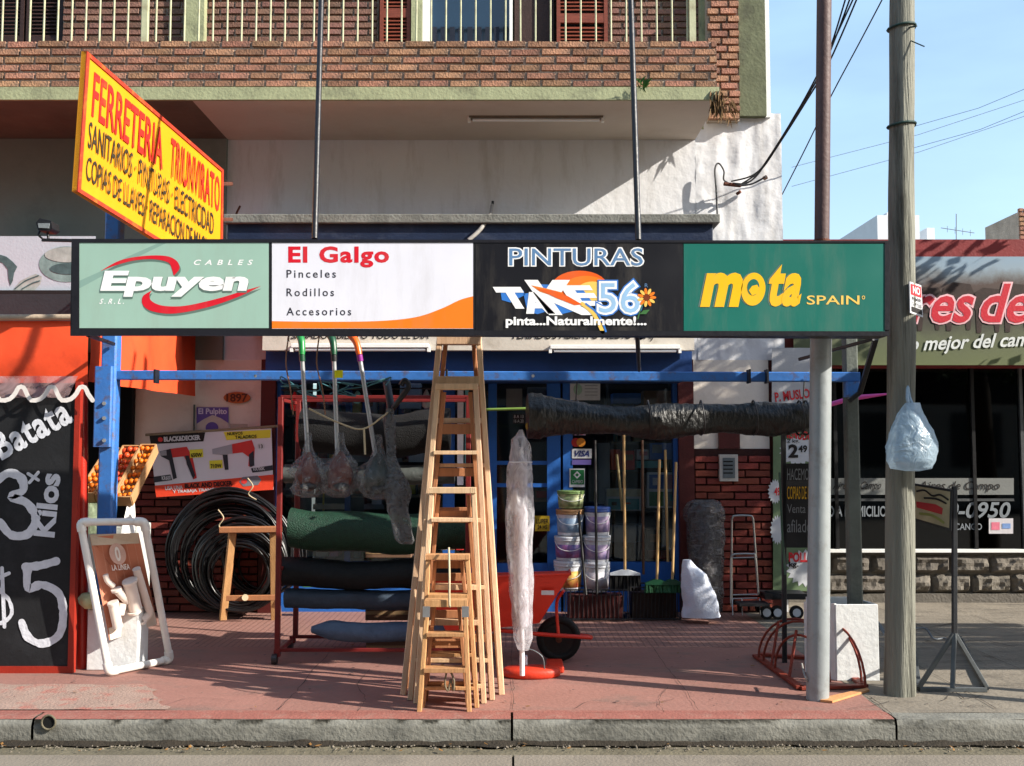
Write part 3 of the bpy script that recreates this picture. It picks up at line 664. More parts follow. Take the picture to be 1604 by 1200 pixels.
rp = N.new('ShaderNodeValToRGB'); e = rp.color_ramp.elements; e[0].position = 0; e[0].color = (*lin((90, 98, 60)), 1); e[1].position = 1; e[1].color = (*lin((128, 150, 168)), 1)
for ps, c_ in ((.22, (84, 90, 62)), (.36, (60, 60, 46)), (.46, (52, 44, 38)), (.74, (70, 52, 46)), (.82, (110, 116, 120)), (.9, (132, 150, 164))):
    k = e.new(ps); k.color = (*lin(c_), 1)
Lk(mr_.outputs[0], rp.inputs[0]); Lk(rp.outputs[0], b0.inputs['Base Color'])
panel(cq, 1243, 402, 1900, 572, .04).build('banner_sheet', fieldm, CB)
cow = M('print_dark_brown', (52, 38, 34), .7, .4, 20, 0)
for (cx, cy, s_) in ((1455, 482, 1.35), (1502, 478, 1.5), (1548, 484, 1.4), (1594, 480, 1.5), (1420, 480, .9), (1640, 480, 1.5)):
    shape([[(cx-16*s_, cy-18*s_), (cx-6*s_, cy-24*s_), (cx+12*s_, cy-22*s_), (cx+18*s_, cy-8*s_), (cx+14*s_, cy+4*s_), (cx+12*s_, cy+26*s_), (cx+8*s_, cy+26*s_), (cx+5*s_, cy+6*s_), (cx-6*s_, cy+6*s_), (cx-8*s_, cy+27*s_), (cx-13*s_, cy+27*s_), (cx-14*s_, cy+2*s_), (cx-19*s_, cy-6*s_)]], cq, cow, CB, .003, 'printed_cow')
pinkw = M('print_pink_white', (226, 178, 184), .5, .05); scr = M('print_script_red', (190, 36, 52), .5, .06)
for mt, of, ly in ((pinkw, .055, .006), (scr, .02, .009)):
    text('Aires', (1362, 446, 1524, 504), cq, mt, CB, off=of, shear=16, layer=ly); text('de', (1541, 446, 1614, 504), cq, mt, CB, off=of, shear=16, layer=ly); text('Campo', (1640, 446, 1800, 514), cq, mt, CB, off=of, shear=16, layer=ly)
text('Lo mejor del campo', (1412, 524, 1642, 552), cq, M('print_cream', (206, 210, 208), .5), CB, off=.02, shear=8, layer=.009, arc=-10)
# things inside the butcher window
for (a, b_, c_, d_, cl, lb) in ((1352, 696, 1392, 770, (130, 150, 170), 'pale blue carton standing on the white counter inside the butcher window'), (1326, 688, 1350, 710, (128, 132, 136), 'small framed notice propped inside the butcher window')):
    p0, p1 = V(a, d_, 10.15), V(c_, b_, 10.15)
    tag(MB().box(p0.x, p1.x, 10.08, 10.26, p0.z, p1.z).build('carton', M('carton_%d' % a, cl, .5, .1, 9, .1), bevel=.004), lb, 'box')
ct = thing('shop_counter', 'low white counter behind the butcher window', 'counter', (4.6, 10.25, 0))
MB().box(bxl+.1, 6.6, 10.07, 10.29, .02, Z(770, 10.1)).build('counter_body', M('counter_paint', (60, 62, 62), .5, .1), ct)
# the poster panel on the butcher's left edge
PO = thing('meat_price_poster', 'tall green poster with red meat names and prices beside the butcher shop', 'poster', V(1240, 800, 9.36))
pq = pm(9.33)
panel(pq, 1209, 545, 1300, 668, .015).build('poster_head', M('poster_white', (178, 178, 180), .55, .05), PO)
panel(pq, 1211, 669, 1300, 926, .015).build('poster_sheet', M('poster_green', (104, 124, 92), .55, .25, 5, 0), PO)
text('P. MUSLO', (1214, 612, 1268, 626), pq, redprint, PO, off=.03, rot=.12); text('MENUDO', (1228, 674, 1274, 688), pq, redprint, PO, off=.03, rot=-.12)
def burst(cx, cy, rx, ry, n=18, k=.78): return [(cx+rx*(1 if i % 2 else k)*math.cos(math.pi*i/n), cy+ry*(1 if i % 2 else k)*math.sin(math.pi*i/n)) for i in range(2*n)]
pw = M('print_white', (196, 198, 202), .6, .04)
for (cx, cy, rx, ry) in ((1250, 706, 30, 24), (1212, 770, 12, 20), (1218, 830, 12, 24), (1262, 890, 32, 30)):
    shape(burst(max(cx, 1212+rx*.2), cy, rx, ry), pq, pw, PO, .003, 'price_burst')
text('2', (1236, 697, 1249, 716), pq, ink, PO, off=.04, layer=.008); text('49', (1251, 698, 1264, 708), pq, ink, PO, off=.03, layer=.008); text('2 kg.', (1233, 688, 1252, 695), pq, ink, PO, off=.02, layer=.008)
text('POLLO', (1236, 866, 1276, 880), pq, redprint, PO, off=.04, layer=.008); text('kg.', (1236, 880, 1250, 890), pq, ink, PO, off=.03, layer=.008); text('49', (1213, 764, 1222, 776), pq, redprint, PO, off=.03, layer=.008)
# ---------------------------------------------------------------- far buildings above the butcher roof
farw = M('hazy_white_wall', (205, 206, 208), .8, .06, 2, .1)
t = thing('apartment_block', 'far white apartment block showing above the roof band, behind the wooden pole', 'building', (14, 40, 0))
a = V(1374, 340, 40); b_ = V(1440, 340, 40)
MB().box(a.x, b_.x, 40, 46, -.2, Z(337, 40)).build('wall', farw, t); MB().box(a.x+.5, a.x+1.1, 40.3, 41, Z(337, 40), Z(330, 40)).build('roof_box', farw, t)
mb = MB(); mb.box(V(1452, 365, 45).x, V(1464, 365, 45).x, 45, 47, -.2, Z(357, 45)); tag(mb.build('roof_tower', farw), 'small far white tower just right of the wooden pole', 'building')
fb = thing('brick_tower', 'brick building corner rising at the far right edge above the roof band', 'building', V(1600, 360, 14))
fx = V(1596, 360, 14).x; o = MB().box(fx, fx+2, 14, 15, 2.5, Z(332, 14)).build('wall', mortar, fb)
lay_bricks(o, fx-.01, fx+.35, Z(398, 14), 10, 13.96, brickm, pitch=.068*.95, L_=.2)
an = thing('roof_antenna', 'thin television antenna on the skyline right of the wooden pole', 'antenna', V(1498, 375, 25)); am = M('antenna_metal', (110, 116, 124), .5, .1, 5, 0, metal=.3)
MB().tube([V(1498, 385, 25), V(1498, 335, 25)], .012, 5).build('mast', am, an)
MB().tube([V(1474, 357, 25), V(1526, 365, 25)], .01, 5).build('boom', am, an)
for i in range(4): MB().tube([V(1484+i*12, 354+i*2, 25), V(1484+i*12, 364+i*2, 25)], .006, 4).build('element', am, an)
an2 = MB().tube([V(1580, 385, 25), V(1580, 350, 25)], .012, 5).build('mast', am); tag(an2, 'short thin mast on the skyline near the right edge', 'antenna')

# ================================================================ FRAME, SIGNS AND POLES ON THE PAVEMENT
bluef = M('blue_frame_paint', (56, 112, 184), .45, .16, 5, .12, 30, stain=(16, .8, (92, 74, 66)), spec=.5)
black = M('black_metal', (24, 24, 28), .45, .25, 8, .1, spec=.5); steel = M('zinc_bolt', (170, 172, 176), .35, .1, 5, 0, metal=.8)
greypost = M('grey_green_post', (92, 98, 92), .6, .25, 4, .2, stain=(5, .5, (44, 46, 46)))
boxw = M('chipped_white_paint', (214, 216, 216), .7, .06, 4, .2, 30, stain=(5, .5, (160, 158, 150), (1, 1, .6)))
FR = thing('pavement_gantry', 'blue square tube frame spanning the pavement and carrying the light box sign', 'frame', (0, DP, 0))
LD = 7.0; lx = V(170, 700, LD).x; rx = V(1338, 700, DP).x; zbm = Z(590, DP)
mb = MB().bar((lx, LD, .1), (lx+.005, LD, Z(332, LD)), .105, .10); mb.build('left_post', bluef, FR)
MB().bar((lx-.02, LD-.04, Z(700, LD)), (lx-.02, LD-.04, Z(575, LD)), .12, .07).build('post_sleeve', bluef, FR)
for py in (632, 655, 690): MB().tube([V(163, py, LD-.09), V(163, py, LD-.06)], .014, 6).build('bolt', steel, FR)
MB().bar((lx+.055, LD-.01, Z(588, LD)), (rx+.04, DP-.01, Z(591, DP)), .05, .064, up=(0, 0, 1)).build('beam', bluef, FR)
MB().bar((rx-.012, DP-.01, zbm-.035), (rx-.012, DP-.01, zbm-.135), .09, .07).build('beam_end', bluef, FR)
MB().bar((rx, DP+.05, .04), (rx, DP+.05, Z(524, DP)), .085, .08).build('right_post', greypost, FR)
for px in (186+60, 700, 1172, 1200): MB().box(V(px, 590, DP).x-.006, V(px, 590, DP).x+.006, DP-.052, DP+.03, zbm-.045, zbm+.045).build('clamp', black, FR)
for px in (400, 835, 1270): MB().tube([V(px, 589, DP-.055), V(px, 589, DP-.03)], .011, 6).build('bolt', steel, FR)
# hooks bracket right and the arms that tie the sign
mb = MB(); mb.bar(V(1372, 530, 6.2), V(1347, 615, 6.6), .03, .03); mb.bar(V(1347, 615, 6.6), V(1330, 628, 6.6), .03, .03); mb.build('hook_arm', black, FR)
MB().bar(V(1252, 563, 6.55), V(1368, 531, 6.1), .02, .02).build('brace', black, FR)
MB().bar(V(138, 525, 6.05), V(178, 539, 6.93), .022, .022).build('brace', black, FR)
MB().tube([V(998, 520, 6.1), V(1001, 580, 6.66)], .014, 6).build('hanger', black, FR)
MB().tube([V(998, 532, 6.3), V(1022, 520, 6.1)], .012, 6).build('hanger', black, FR)
# feet boxes
def footbox(x0, x1, y0, y1, D, depth, label, open_top=False):
    t = thing('post_foot_box', label, 'box', V((x0+x1)/2, y1, D)); a = V(x0, y1, D).x; b_ = V(x1, y1, D).x; zt = Z(y0, D)
    if open_top:
        MB().box(a, b_, D, D+.02, .002, zt).build('front_board', boxw, t, bevel=.003); MB().box(a-.11, a-.002, D+.03, D+.05, .002, zt+.02).build('side_board', boxw, t) if False else None
        MB().poly([(a-.004, D+.01, .002), (a-.13, D+depth, .002), (a-.13, D+depth, zt-.02), (a-.004, D+.01, zt+.005)], (.014, .004, 0)).build('side_board', boxw, t)
        MB().box(a-.11, b_-.03, D+depth, D+depth+.02, .002, zt+.01).build('back_board', boxw, t)
        MB().poly([(b_-.016, D+.021, .002), (b_-.05, D+depth-.002, .002), (b_-.05, D+depth-.002, zt), (b_-.016, D+.021, zt)], (.014, 0, 0)).build('side_board', boxw, t)
    else:
        MB().box(a, b_, D, D+depth, .002, zt).build('box_body', boxw, t, bevel=.006); MB().box(a+.01, b_-.05, D+.01, D+depth-.01, zt+.001, zt+.03).build('cap', boxw, t)
    return t
footbox(1311, 1378, 947, 1062, 6.62, .26, 'open white boards boxing the foot of the grey green post, beside the wooden pole', True)
footbox(135, 215, 955, 1044, 6.93, .2, 'small white block at the foot of the blue post, behind the pipe frame stand')

# ---------------------------------------------------------------- the long light box
LB = thing('light_box_sign', 'long black framed light box with four advertising panels across the whole shop front', 'sign', V(752, 450, DS))
sp = lambda a, b_, l: V(a, b_, DS-l*.35)          # print layers a fraction of a millimetre thick
c4 = [(112, 374), (1394, 377), (1393, 526), (110, 520)]
mb = MB().poly([sp(a, b_, -.004) for a, b_ in c4], (0, .17, 0)); mb.build('sign_case', black, LB, bevel=.004)
fm = MB()
for (a, b_, c_, d_) in ((112, 374, 1394, 380), (110, 516, 1393, 526), (112, 380, 124, 516), (1386, 380, 1394, 517)):
    fm.poly([sp(a, b_, .012), sp(c_, b_+ (3 if c_-a > 99 else 0), .012), sp(c_, d_, .012), sp(a, d_, .012)], (0, .015, 0))
fm.build('sign_frame', M('black_sign_frame', (30, 30, 36), .4, .15, 6, .05), LB, kind='stuff')
def face(x0, y0, x1, y1, mat, nm, l=.002): return panel(sp, x0, y0, x1, y1, .005, l).build(nm, mat, LB)
v_ = dict(rough=.38, var=.05, scale=1.5, bump=.05, bscale=3, spec=.45, stain=(1.6, .16, (136, 128, 116), (3, 3, .6)))
sage = M('vinyl_sage', (150, 182, 168), **v_); vw = M('vinyl_white', (222, 222, 232), **v_); vk = M('vinyl_black', (20, 20, 26), **v_); vg = M('vinyl_green', (22, 104, 92), **v_)
vo = M('vinyl_orange', (232, 122, 30), **v_); vr = M('vinyl_red', (206, 26, 44), **v_); vwt = M('vinyl_text_white', (240, 240, 240), **v_); vy = M('vinyl_yellow', (240, 184, 20), **v_)
vd = M('vinyl_shade_grey', (92, 116, 108), **v_); vkt = M('vinyl_text_dark', (44, 44, 56), **v_); vbl = M('vinyl_blue', (52, 118, 200), **v_); vlb = M('vinyl_pale_blue', (150, 190, 226), **v_); vst = M('vinyl_steel', (92, 128, 168), **v_)
vor = M('vinyl_deep_orange', (226, 92, 28), **v_); vleaf = M('vinyl_leaf', (60, 110, 60), **v_); vam = M('vinyl_amber', (238, 196, 96), **v_)
f1 = face(124, 380, 421, 514, sage, 'advert_panel'); f2 = face(426, 379, 741, 515, vw, 'advert_panel'); f3 = face(745, 379, 1068, 518, vk, 'advert_panel'); f4 = face(1071, 382, 1386, 521, vg, 'advert_panel')
# panel 1
def swoosh(outer, inner, mat, layer, dx=0, dy=0):
    o = [(p.x+dx, p.y+dy) for p in spl(outer, 6)] + [(p.x+dx, p.y+dy) for p in reversed(spl(inner, 6))]
    shape(o, sp, mat, f1, layer, 'swoosh')
up_o = [(157, 425), (188, 408), (225, 401), (260, 401), (277, 409), (281, 421), (272, 432)]; up_i = [(272, 432), (269, 421), (263, 411), (240, 406), (210, 408), (180, 416), (157, 425)][::-1]
lo_o = [(238, 455), (224, 464), (224, 478), (240, 488), (275, 491), (330, 480), (378, 463), (409, 448)]; lo_i = [(238, 455), (234, 463), (238, 472), (256, 479), (290, 479), (340, 468), (380, 456), (409, 448)]
swoosh(up_o, up_i, vd, .003, 2, 4); swoosh(lo_o, lo_i, vd, .003, 1, 4); swoosh(up_o, up_i, vr, .005); swoosh(lo_o, lo_i, vr, .005)
shape([(124, 440), (160, 424), (200, 402), (250, 380), (262, 380), (200, 410), (150, 438), (124, 452)], sp, M('vinyl_sage_shadow', (128, 160, 150), **v_), f1, .0025, 'painted_shadow_streak')  # diagonal cast-shadow streak coloured straight onto the sage panel
text('Epuyen', (163, 428, 385, 466), sp, vd, f1, off=.05, shear=9, layer=.006); text('Epuyen', (163, 426, 385, 463), sp, vwt, f1, off=.045, shear=9, layer=.009)
text('CABLES', (304, 407, 395, 415), sp, vwt, f1, off=.02, shear=3, space=2.0); text('S.R.L.', (157, 468, 195, 476), sp, vwt, f1, off=.02, shear=3, space=1.6)
# panel 2
text('El Galgo', (453, 387, 608, 418), sp, vr, f2, off=.035, space=1.12)
for s_, y0, x1 in (('Pinceles', 423, 526), ('Rodillos', 452, 523), ('Accesorios', 482, 550)): text(s_, (449, y0, x1, y0+12), sp, vkt, f2, off=.012, space=1.35)
shape([(426, 503)] + [(p.x, p.y) for p in spl([(426, 503), (500, 504), (590, 503), (650, 497), (690, 484), (720, 470), (741, 464)], 6)] + [(741, 514.5), (426, 514.5)], sp, vo, f2, .003, 'printed_wave')
# panel 3
text('PINTURAS', (798, 389, 1007, 416), sp, vwt, f3, off=.05, layer=.004); text('PINTURAS', (798, 389, 1007, 416), sp, vst, f3, off=.004, layer=.007)
shape(ell(908, 448, 43, 24), sp, vor, f3, .003, 'printed_sun'); shape(ell(918, 452, 36, 20), sp, vo, f3, .0045, 'printed_sun'); shape(ell(928, 456, 24, 15), sp, vam, f3, .006, 'printed_sun')
blk = [[(784, 455), (820, 455), (822, 462), (800, 474), (786, 470)], [(820, 460), (838, 458), (862, 486), (842, 492), (826, 488)], [(836, 445), (862, 446), (905, 486), (880, 492), (858, 490), (836, 466)], [(884, 446), (912, 452), (930, 476), (905, 480)]]
shape(blk, sp, vbl, f3, .0065, 'letter_block')
text('T', (786, 452, 822, 481), sp, vwt, f3, off=.06, shear=-18, layer=.009); text('A', (822, 460, 858, 489), sp, vwt, f3, off=.06, shear=-12, layer=.009)
text('K', (846, 442, 908, 490), sp, vwt, f3, off=.05, shear=-34, layer=.009); text('E', (892, 449, 930, 477), sp, vwt, f3, off=.05, shear=-18, layer=.0095)
shape([(832, 447), (852, 451), (880, 458), (888, 467), (868, 464), (846, 457)], sp, vo, f3, .011, 'printed_bird'); shape([(840, 452), (866, 455), (886, 462), (912, 477), (900, 478), (872, 467)], sp, vor, f3, .0125, 'printed_bird')
stroke([[(912, 476), (926, 487), (936, 502), (944, 520)]], 6, sp, vam, f3, .012, 'printed_trail'); stroke([[(918, 476), (933, 488), (943, 503), (949, 519)]], 3, sp, vbl, f3, .014, 'printed_trail')
text('56', (938, 443, 1002, 490), sp, vbl, f3, off=.08, layer=.010); text('56', (938, 443, 1002, 490), sp, vwt, f3, off=.05, layer=.013); text('56', (938, 443, 1002, 490), sp, vlb, f3, off=.0, layer=.015)
for i in range(11):
    a = 2*math.pi*i/11; shape(ell(1013+10*math.cos(a), 466+10*math.sin(a), 5, 2.4, 10, a), sp, vam if i % 2 else vo, f3, .016+.0002*i, 'petal')
shape(ell(1013, 466, 5, 5, 14), sp, M('vinyl_brown', (120, 50, 20), **v_), f3, .019, 'flower_centre')
stroke([[(1008, 474), (1003, 486), (999, 500)]], 1.8, sp, vleaf, f3, .016, 'stem'); shape([(1002, 492), (1008, 486), (1018, 485), (1012, 492)], sp, vleaf, f3, .017, 'leaf')
text('pinta...Naturalmente!...', (793, 496, 1012, 513), sp, vwt, f3, off=.035, layer=.017)
text('R', (1010, 444, 1015, 450), sp, vst, f3, layer=.005)
# panel 4
for dx, mt, ly in ((-3, vd, .004), (0, vy, .008)):
    text('m', (1106+dx, 432, 1158+dx, 476), sp, mt, f4, off=.05, shear=9, layer=ly); text('t', (1206+dx, 424, 1226+dx, 476), sp, mt, f4, off=.045, shear=9, layer=ly); text('a', (1230+dx, 432, 1254+dx, 476), sp, mt, f4, off=.045, shear=9, layer=ly+.0015)
    shape(ell(1180+dx, 453, 19, 26, 26, .12), sp, mt, f4, ly, 'letter_ring')
shape(ell(1180, 450, 9.5, 13, 20, .1), sp, vg, f4, .010, 'letter_counter')
shape([(1173, 455), (1178, 448), (1186, 446), (1190, 452), (1186, 460), (1178, 463)], sp, vy, f4, .012, 'profile_mark')
text('SPAIN', (1264, 463, 1346, 477), sp, vam, f4, off=.008, layer=.006); text('o', (1350, 463, 1355, 469), sp, vam, f4, layer=.006)
# tie rods up to the building
for lb, a, b_ in (('left of the two black steel rods rising from the light box past the balcony', (493, 374), (504, -30)), ('right of the two black steel rods rising from the light box past the balcony', (1000, 376), (987, -30))):
    t = MB().tube([V(*a, 5.98), V(*b_, 6.42)], .018, 8); tag(t.build('tie_rod', black), lb, 'rod')
FL = thing('floodlight', 'small black floodlight on a thin arm off the left end of the light box', 'lamp', V(68, 378, 5.95))
MB().bar(V(114, 377, 5.95), V(66, 376, 5.95), .018, .018).build('arm', black, FL)
a = V(68, 357, 5.95); MB().poly([V(56, 349, 5.9), V(62, 342, 5.9), V(80, 346, 5.9), V(82, 358, 5.9), V(76, 362, 5.9), V(60, 361, 5.9)], (0, .10, 0)).build('lamp_head', black, FL, bevel=.006)
MB().poly([V(60, 350, 5.9-.004), V(78, 350, 5.9-.004), V(77, 358, 5.9-.004), V(61, 357, 5.9-.004)], (0, -.006, 0)).build('lamp_glass', M('lamp_lens', (120, 126, 130), .1, .1), FL)
MB().bar(V(76, 376, 5.95), V(74, 360, 5.95), .012, .012).build('bracket', black, FL); MB().tube(spl([V(64, 360, 5.95), V(60, 368, 5.93), V(68, 375, 5.95)]), .006, 5).build('cable', black, FL)
# ---------------------------------------------------------------- yellow projecting sign
YS = thing('projecting_sign', 'sun faded yellow board with red hardware shop lettering, jutting out above the blue post', 'sign', V(180, 330, 6.9))
A1, A2, A3, A4 = V(135, 80, 5.95), V(349, 266, 7.9), V(347, 440, 7.9), V(120, 300, 5.95)
Q = qm(A1, A2, A3, A4, 100, 100)
yel = M('faded_yellow_paint', (216, 144, 14), .5, .06, 1.5, .08, 10, stain=(3, .4, (214, 160, 30)), spec=.4)
yr = M('sign_red_paint', (196, 34, 26), .55, .1, 6, 0, stain=(7, .5, (206, 90, 30))); ybk = M('sign_black_paint', (52, 44, 30), .6, .2, 8, 0)
mb = MB().poly([Q(0, 0, 0), Q(100, 0, 0), Q(100, 100, 0), Q(0, 100, 0)], Q(0, 0, -.03)-Q(0, 0, 0)); yb = mb.build('sign_board', yel, YS)
bm = MB()
for r_ in (((0, 0), (100, 0), (100, 3), (0, 3)), ((0, 97), (100, 97), (100, 100), (0, 100)), ((0, 3), (1.6, 3), (1.6, 97), (0, 97)), ((98.4, 3), (100, 3), (100, 97), (98.4, 97))):
    MB().poly([Q(a, b_, .008) for a, b_ in r_], Q(0, 0, -.034)-Q(0, 0, 0)).build('sign_border', M('flaking_red_frame', (170, 52, 30), .6, .2, 8, .2, stain=(9, .6, (206, 120, 40))), YS)
text('FERRETERIA', (5, 10, 50, 41), Q, yr, yb, off=.014); text('TRIUNVIRATO', (56, 10, 97, 41), Q, yr, yb, off=.012, space=1.08)
text('SANITARIOS · PINTURAS · ELECTRICIDAD', (4, 46, 92, 65), Q, ybk, yb, off=.004); text('COPIAS DE LLAVES · REPARACION DE MAQUINAS', (4, 71, 97, 91), Q, ybk, yb, off=.004)
MB().box(lx-.03, lx+.03, LD-.02, LD+.02, Z(334, LD), Q(50, 99, 0).z).build('bracket', bluef, YS)
for py in (288, 344): MB().bar(V(347, py, 7.9), V(362, py, 8.3), .03, .03).build('wall_bracket', rust, YS)
MB().bar(V(347, 288, 7.9), V(356, 286, 9.35), .02, .02).build('wall_stay', rust, YS)

# ---------------------------------------------------------------- steel pole and wooden pole
SP = thing('steel_pole', 'tall steel pole, pale grey below the sign and rusty brown above, beside the white box', 'pole', G(1281, 1092))
pc = Vector((V(1280, 1060, 6.15).x, 6.15, 0)); topx = V(1290, 100, 6.15).x; zsp = Z(500, 6.15)
def pl(z): return Vector((pc.x+(topx-pc.x)*(z/Z(100, 6.15)), 6.15, z))
MB().tube([pl(-.02), pl(.6), pl(1.4), pl(zsp)], [.066, .066, .064, .063], 24).build('lower_pole', M('pole_grey_paint', (138, 144, 146), .42, .08, 3, .14, 18, stain=(9, .5, (112, 108, 102)), spec=.5), SP)
MB().tube([pl(zsp), pl(3), pl(5.2)], .0445, 20).build('upper_pole', M('rusty_brown_pole', (84, 64, 62), .6, .2, 4, .15), SP)
MB().tube([pl(Z(382, 6.15)), pl(Z(376, 6.15))], .05, 20).build('pole_collar', rust, SP)
wood = M('weathered_pole_wood', (122, 122, 112), .9, .38, 2.6, .8, 16, grain=(7, 7, .35), stain=(2.2, .85, (50, 48, 38), (4, 4, .4)))
UP = thing('utility_pole', 'weathered round wooden utility pole, the thickest upright on the pavement', 'pole', G(1405, 1086))
wy = 6.27
def wp(u, v):
    z = -.02+5.0*v; cx = V(1407, 1000, wy).x+(V(1414, 100, wy).x-V(1407, 1000, wy).x)*(z/4.0) + .008*noise.noise(Vector((z*1.1, 3, 4)))
    r = .088-.0035*z+(.006*noise.noise(Vector((z*1.6, 1, 1)))); a = 2*math.pi*u
    r += .004*noise.noise(Vector((math.cos(a)*3, math.sin(a)*3, z*.6))) - .010*max(0, 1-abs(((u*2*math.pi+.9*0) % 6.283)-4.9-.12*math.sin(z*1.3))*9)*(1 if z < 2.9 else .3)
    if z < .5: r += .01*(.5-z)
    return Vector((cx+r*math.cos(a), wy+r*math.sin(a), z))
MB().grid(wp, 44, 90).build('pole_trunk', wood, UP)
wg = M('green_black_wire', (24, 52, 48), .6, .2)
for py in (44, 197):
    z = Z(py, wy); c = V(1412, py, wy); MB().tube([c+Vector((.083*math.cos(a), .083*math.sin(a), .008*math.sin(a*1.3))) for a in [2*math.pi*i/20 for i in range(20)]], .008, 5, closed=True).build('wire_band', wg, UP)
MB().tube([V(1425, 43, 6.2), V(1436, 41, 6.15)], .006, 5).build('wire_end', wg, UP); MB().tube([V(1427, 64, 6.2), V(1448, 73, 6.15)], .004, 5).build('wire_end', wg, UP)
NT = thing('pole_notice', 'small red and white metal notice nailed to the side of the wooden pole', 'sign', V(1434, 470, 6.17)); 
nq = qm(V(1425, 441, 6.16), V(1443, 447, 6.30), V(1446, 497, 6.30), V(1426, 490, 6.16))
MB().poly([nq(0, 0, 0), nq(100, 0, 0), nq(100, 100, 0), nq(0, 100, 0)], nq(0, 0, -.006)-nq(0, 0, 0)).build('notice_plate', pw, NT)
shape(rect(6, 6, 94, 40), nq, redprint, NT, .002, 'notice_print'); shape(rect(8, 78, 92, 94), nq, ink, NT, .002, 'notice_print')
text('NO', (20, 12, 80, 34), nq, pw, NT, off=.03); text('FIJAR', (14, 46, 88, 60), nq, ink, NT, off=.02); text('CARTELES', (12, 63, 90, 74), nq, ink, NT, off=.01)
# plastic bag on the wooden pole
bag = film('blue_white_bag_plastic', (176, 198, 214), .92, .25, .9, 10)
BG = thing('plastic_bag', 'full pale blue plastic bag hanging from a nail on the wooden pole', 'bag', V(1426, 733, 6.1))
secs = []
for py, x0, x1, dep in ((738, 1420, 1440, .03), (734, 1396, 1458, .10), (722, 1388, 1464, .125), (700, 1389, 1465, .13), (680, 1394, 1460, .115), (662, 1401, 1452, .085), (648, 1408, 1444, .06), (638, 1414, 1441, .04), (631, 1419, 1439, .03)):
    a, b_ = V(x0, py, 6.08), V(x1, py, 6.08); secs.append(((a+b_)/2+Vector((0, -.0*dep, 0)), (b_.x-a.x)/2, dep*.8))
sp2 = []
for i in range(len(secs)-1):
    for t in (0, .33, .66): sp2.append((secs[i][0].lerp(secs[i+1][0], t), secs[i][1]*(1-t)+secs[i+1][1]*t, secs[i][2]*(1-t)+secs[i+1][2]*t))
sp2.append(secs[-1]); MB().blob(sp2, 36, .14, 9, 3, folds=.16, fseed=3).build('bag_body', bag, BG)
MB().tube(spl([V(1424, 636, 6.07), V(1421, 622, 6.08), V(1422, 606, 6.14), V(1425, 622, 6.1), V(1430, 634, 6.07)]), .009, 6).build('handle', bag, BG)

# ---------------------------------------------------------------- swivel sign stand on the right
ST = thing('sign_stand', 'grey steel stand with small swinging meat sign, right of the wooden pole', 'sign', G(1495, 1084))
gm = M('dull_grey_steel', (86, 90, 92), .5, .2, 6, .1, metal=.3); b1, b2, b3 = G(1440, 1084), G(1545, 1084), G(1440, 1084)
top = V(1495, 992, 6.32); mx_ = V(1495, 762, 6.32)
mb = MB(); MB().bar(b1+Vector((0, 0, .015)), b2+Vector((0, 0, .015)), .03, .03).build('base_bar', gm, ST)
back = G(1432, 995); bk2 = G(1505, 1005)
MB().bar(b1+Vector((0, 0, .02)), back+Vector((-.02, 0, .02)), .03, .02).build('base_bar', gm, ST); MB().bar(b2+Vector((0, 0, .02)), bk2+Vector((0, 0, .02)), .03, .02).build('base_bar', gm, ST)
MB().bar(V(1492, 1078, 6.24), top, .026, .026).build('leg', gm, ST); MB().bar(b1+Vector((0, 0, .03)), top, .026, .026).build('leg', gm, ST); MB().bar(b2+Vector((0, 0, .03)), top, .026, .026).build('leg', gm, ST)
MB().bar(bk2+Vector((0, 0, .03)), top, .018, .018).build('leg', gm, ST)
MB().bar(top, mx_, .028, .028).build('mast', M('dark_mast', (40, 42, 46), .5, .2), ST)
s1, s2, s3, s4 = V(1431, 757, 6.45), V(1492, 767, 6.30), V(1490, 832, 6.30), V(1430, 814, 6.45)
sq = qm(s1, s2, s3, s4)
MB().poly([sq(0, 0, 0), sq(100, 0, 0), sq(100, 100, 0), sq(0, 100, 0)], sq(0, 0, -.025)-sq(0, 0, 0)).build('swing_frame', MATS['black_metal'], ST)
shape(rect(5, 6, 95, 94), sq, M('aged_print_cream', (150, 140, 112), .6, .3, 9, 0), ST, .004, 'sign_face'); shape([(8, 48), (60, 44), (78, 50), (76, 66), (10, 64)], sq, M('faded_print_red', (160, 40, 44), .6, .2, 9, 0), ST, .006, 'sign_print')
stroke([[(10, 20), (30, 14), (50, 24), (70, 18), (90, 26)], [(30, 34), (60, 30), (85, 36)]], 5, sq, ink, ST, .006, 'sign_script'); stroke([[(20, 78), (50, 74), (80, 84)]], 7, sq, M('print_olive', (120, 124, 66), .6, .2), ST, .006, 'sign_script')
WR = thing('wire_rack', 'low grey wire rack standing just behind the steel sign stand', 'rack', G(1460, 1040)); wm = M('wire_grey', (104, 108, 112), .4, .1, metal=.5)
for i in range(7):
    o_ = i/6; a = G(1436+26*o_, 1072-0*o_)+Vector((.0, .0+.35*o_, 0)); b_ = a+Vector((-.02-.1, .30, .30)); MB().tube([a+Vector((0, 0, .01)), b_], .006, 5).build('wire', wm, WR)
for zz in (.0, .15, .3):
    MB().tube([G(1436, 1072)+Vector((-.12*zz/.3, zz, zz+.01)), G(1462, 1072)+Vector((-.12*zz/.3, zz+.35, zz+.01))], .006, 5).build('wire', wm, WR)
MB().tube(spl([V(1432, 985, 6.9), V(1450, 985, 6.9), V(1463, 1001, 6.8), V(1480, 1000, 6.8), V(1484, 1010, 6.7)]), .008, 6).build('top_loop', wm, WR)
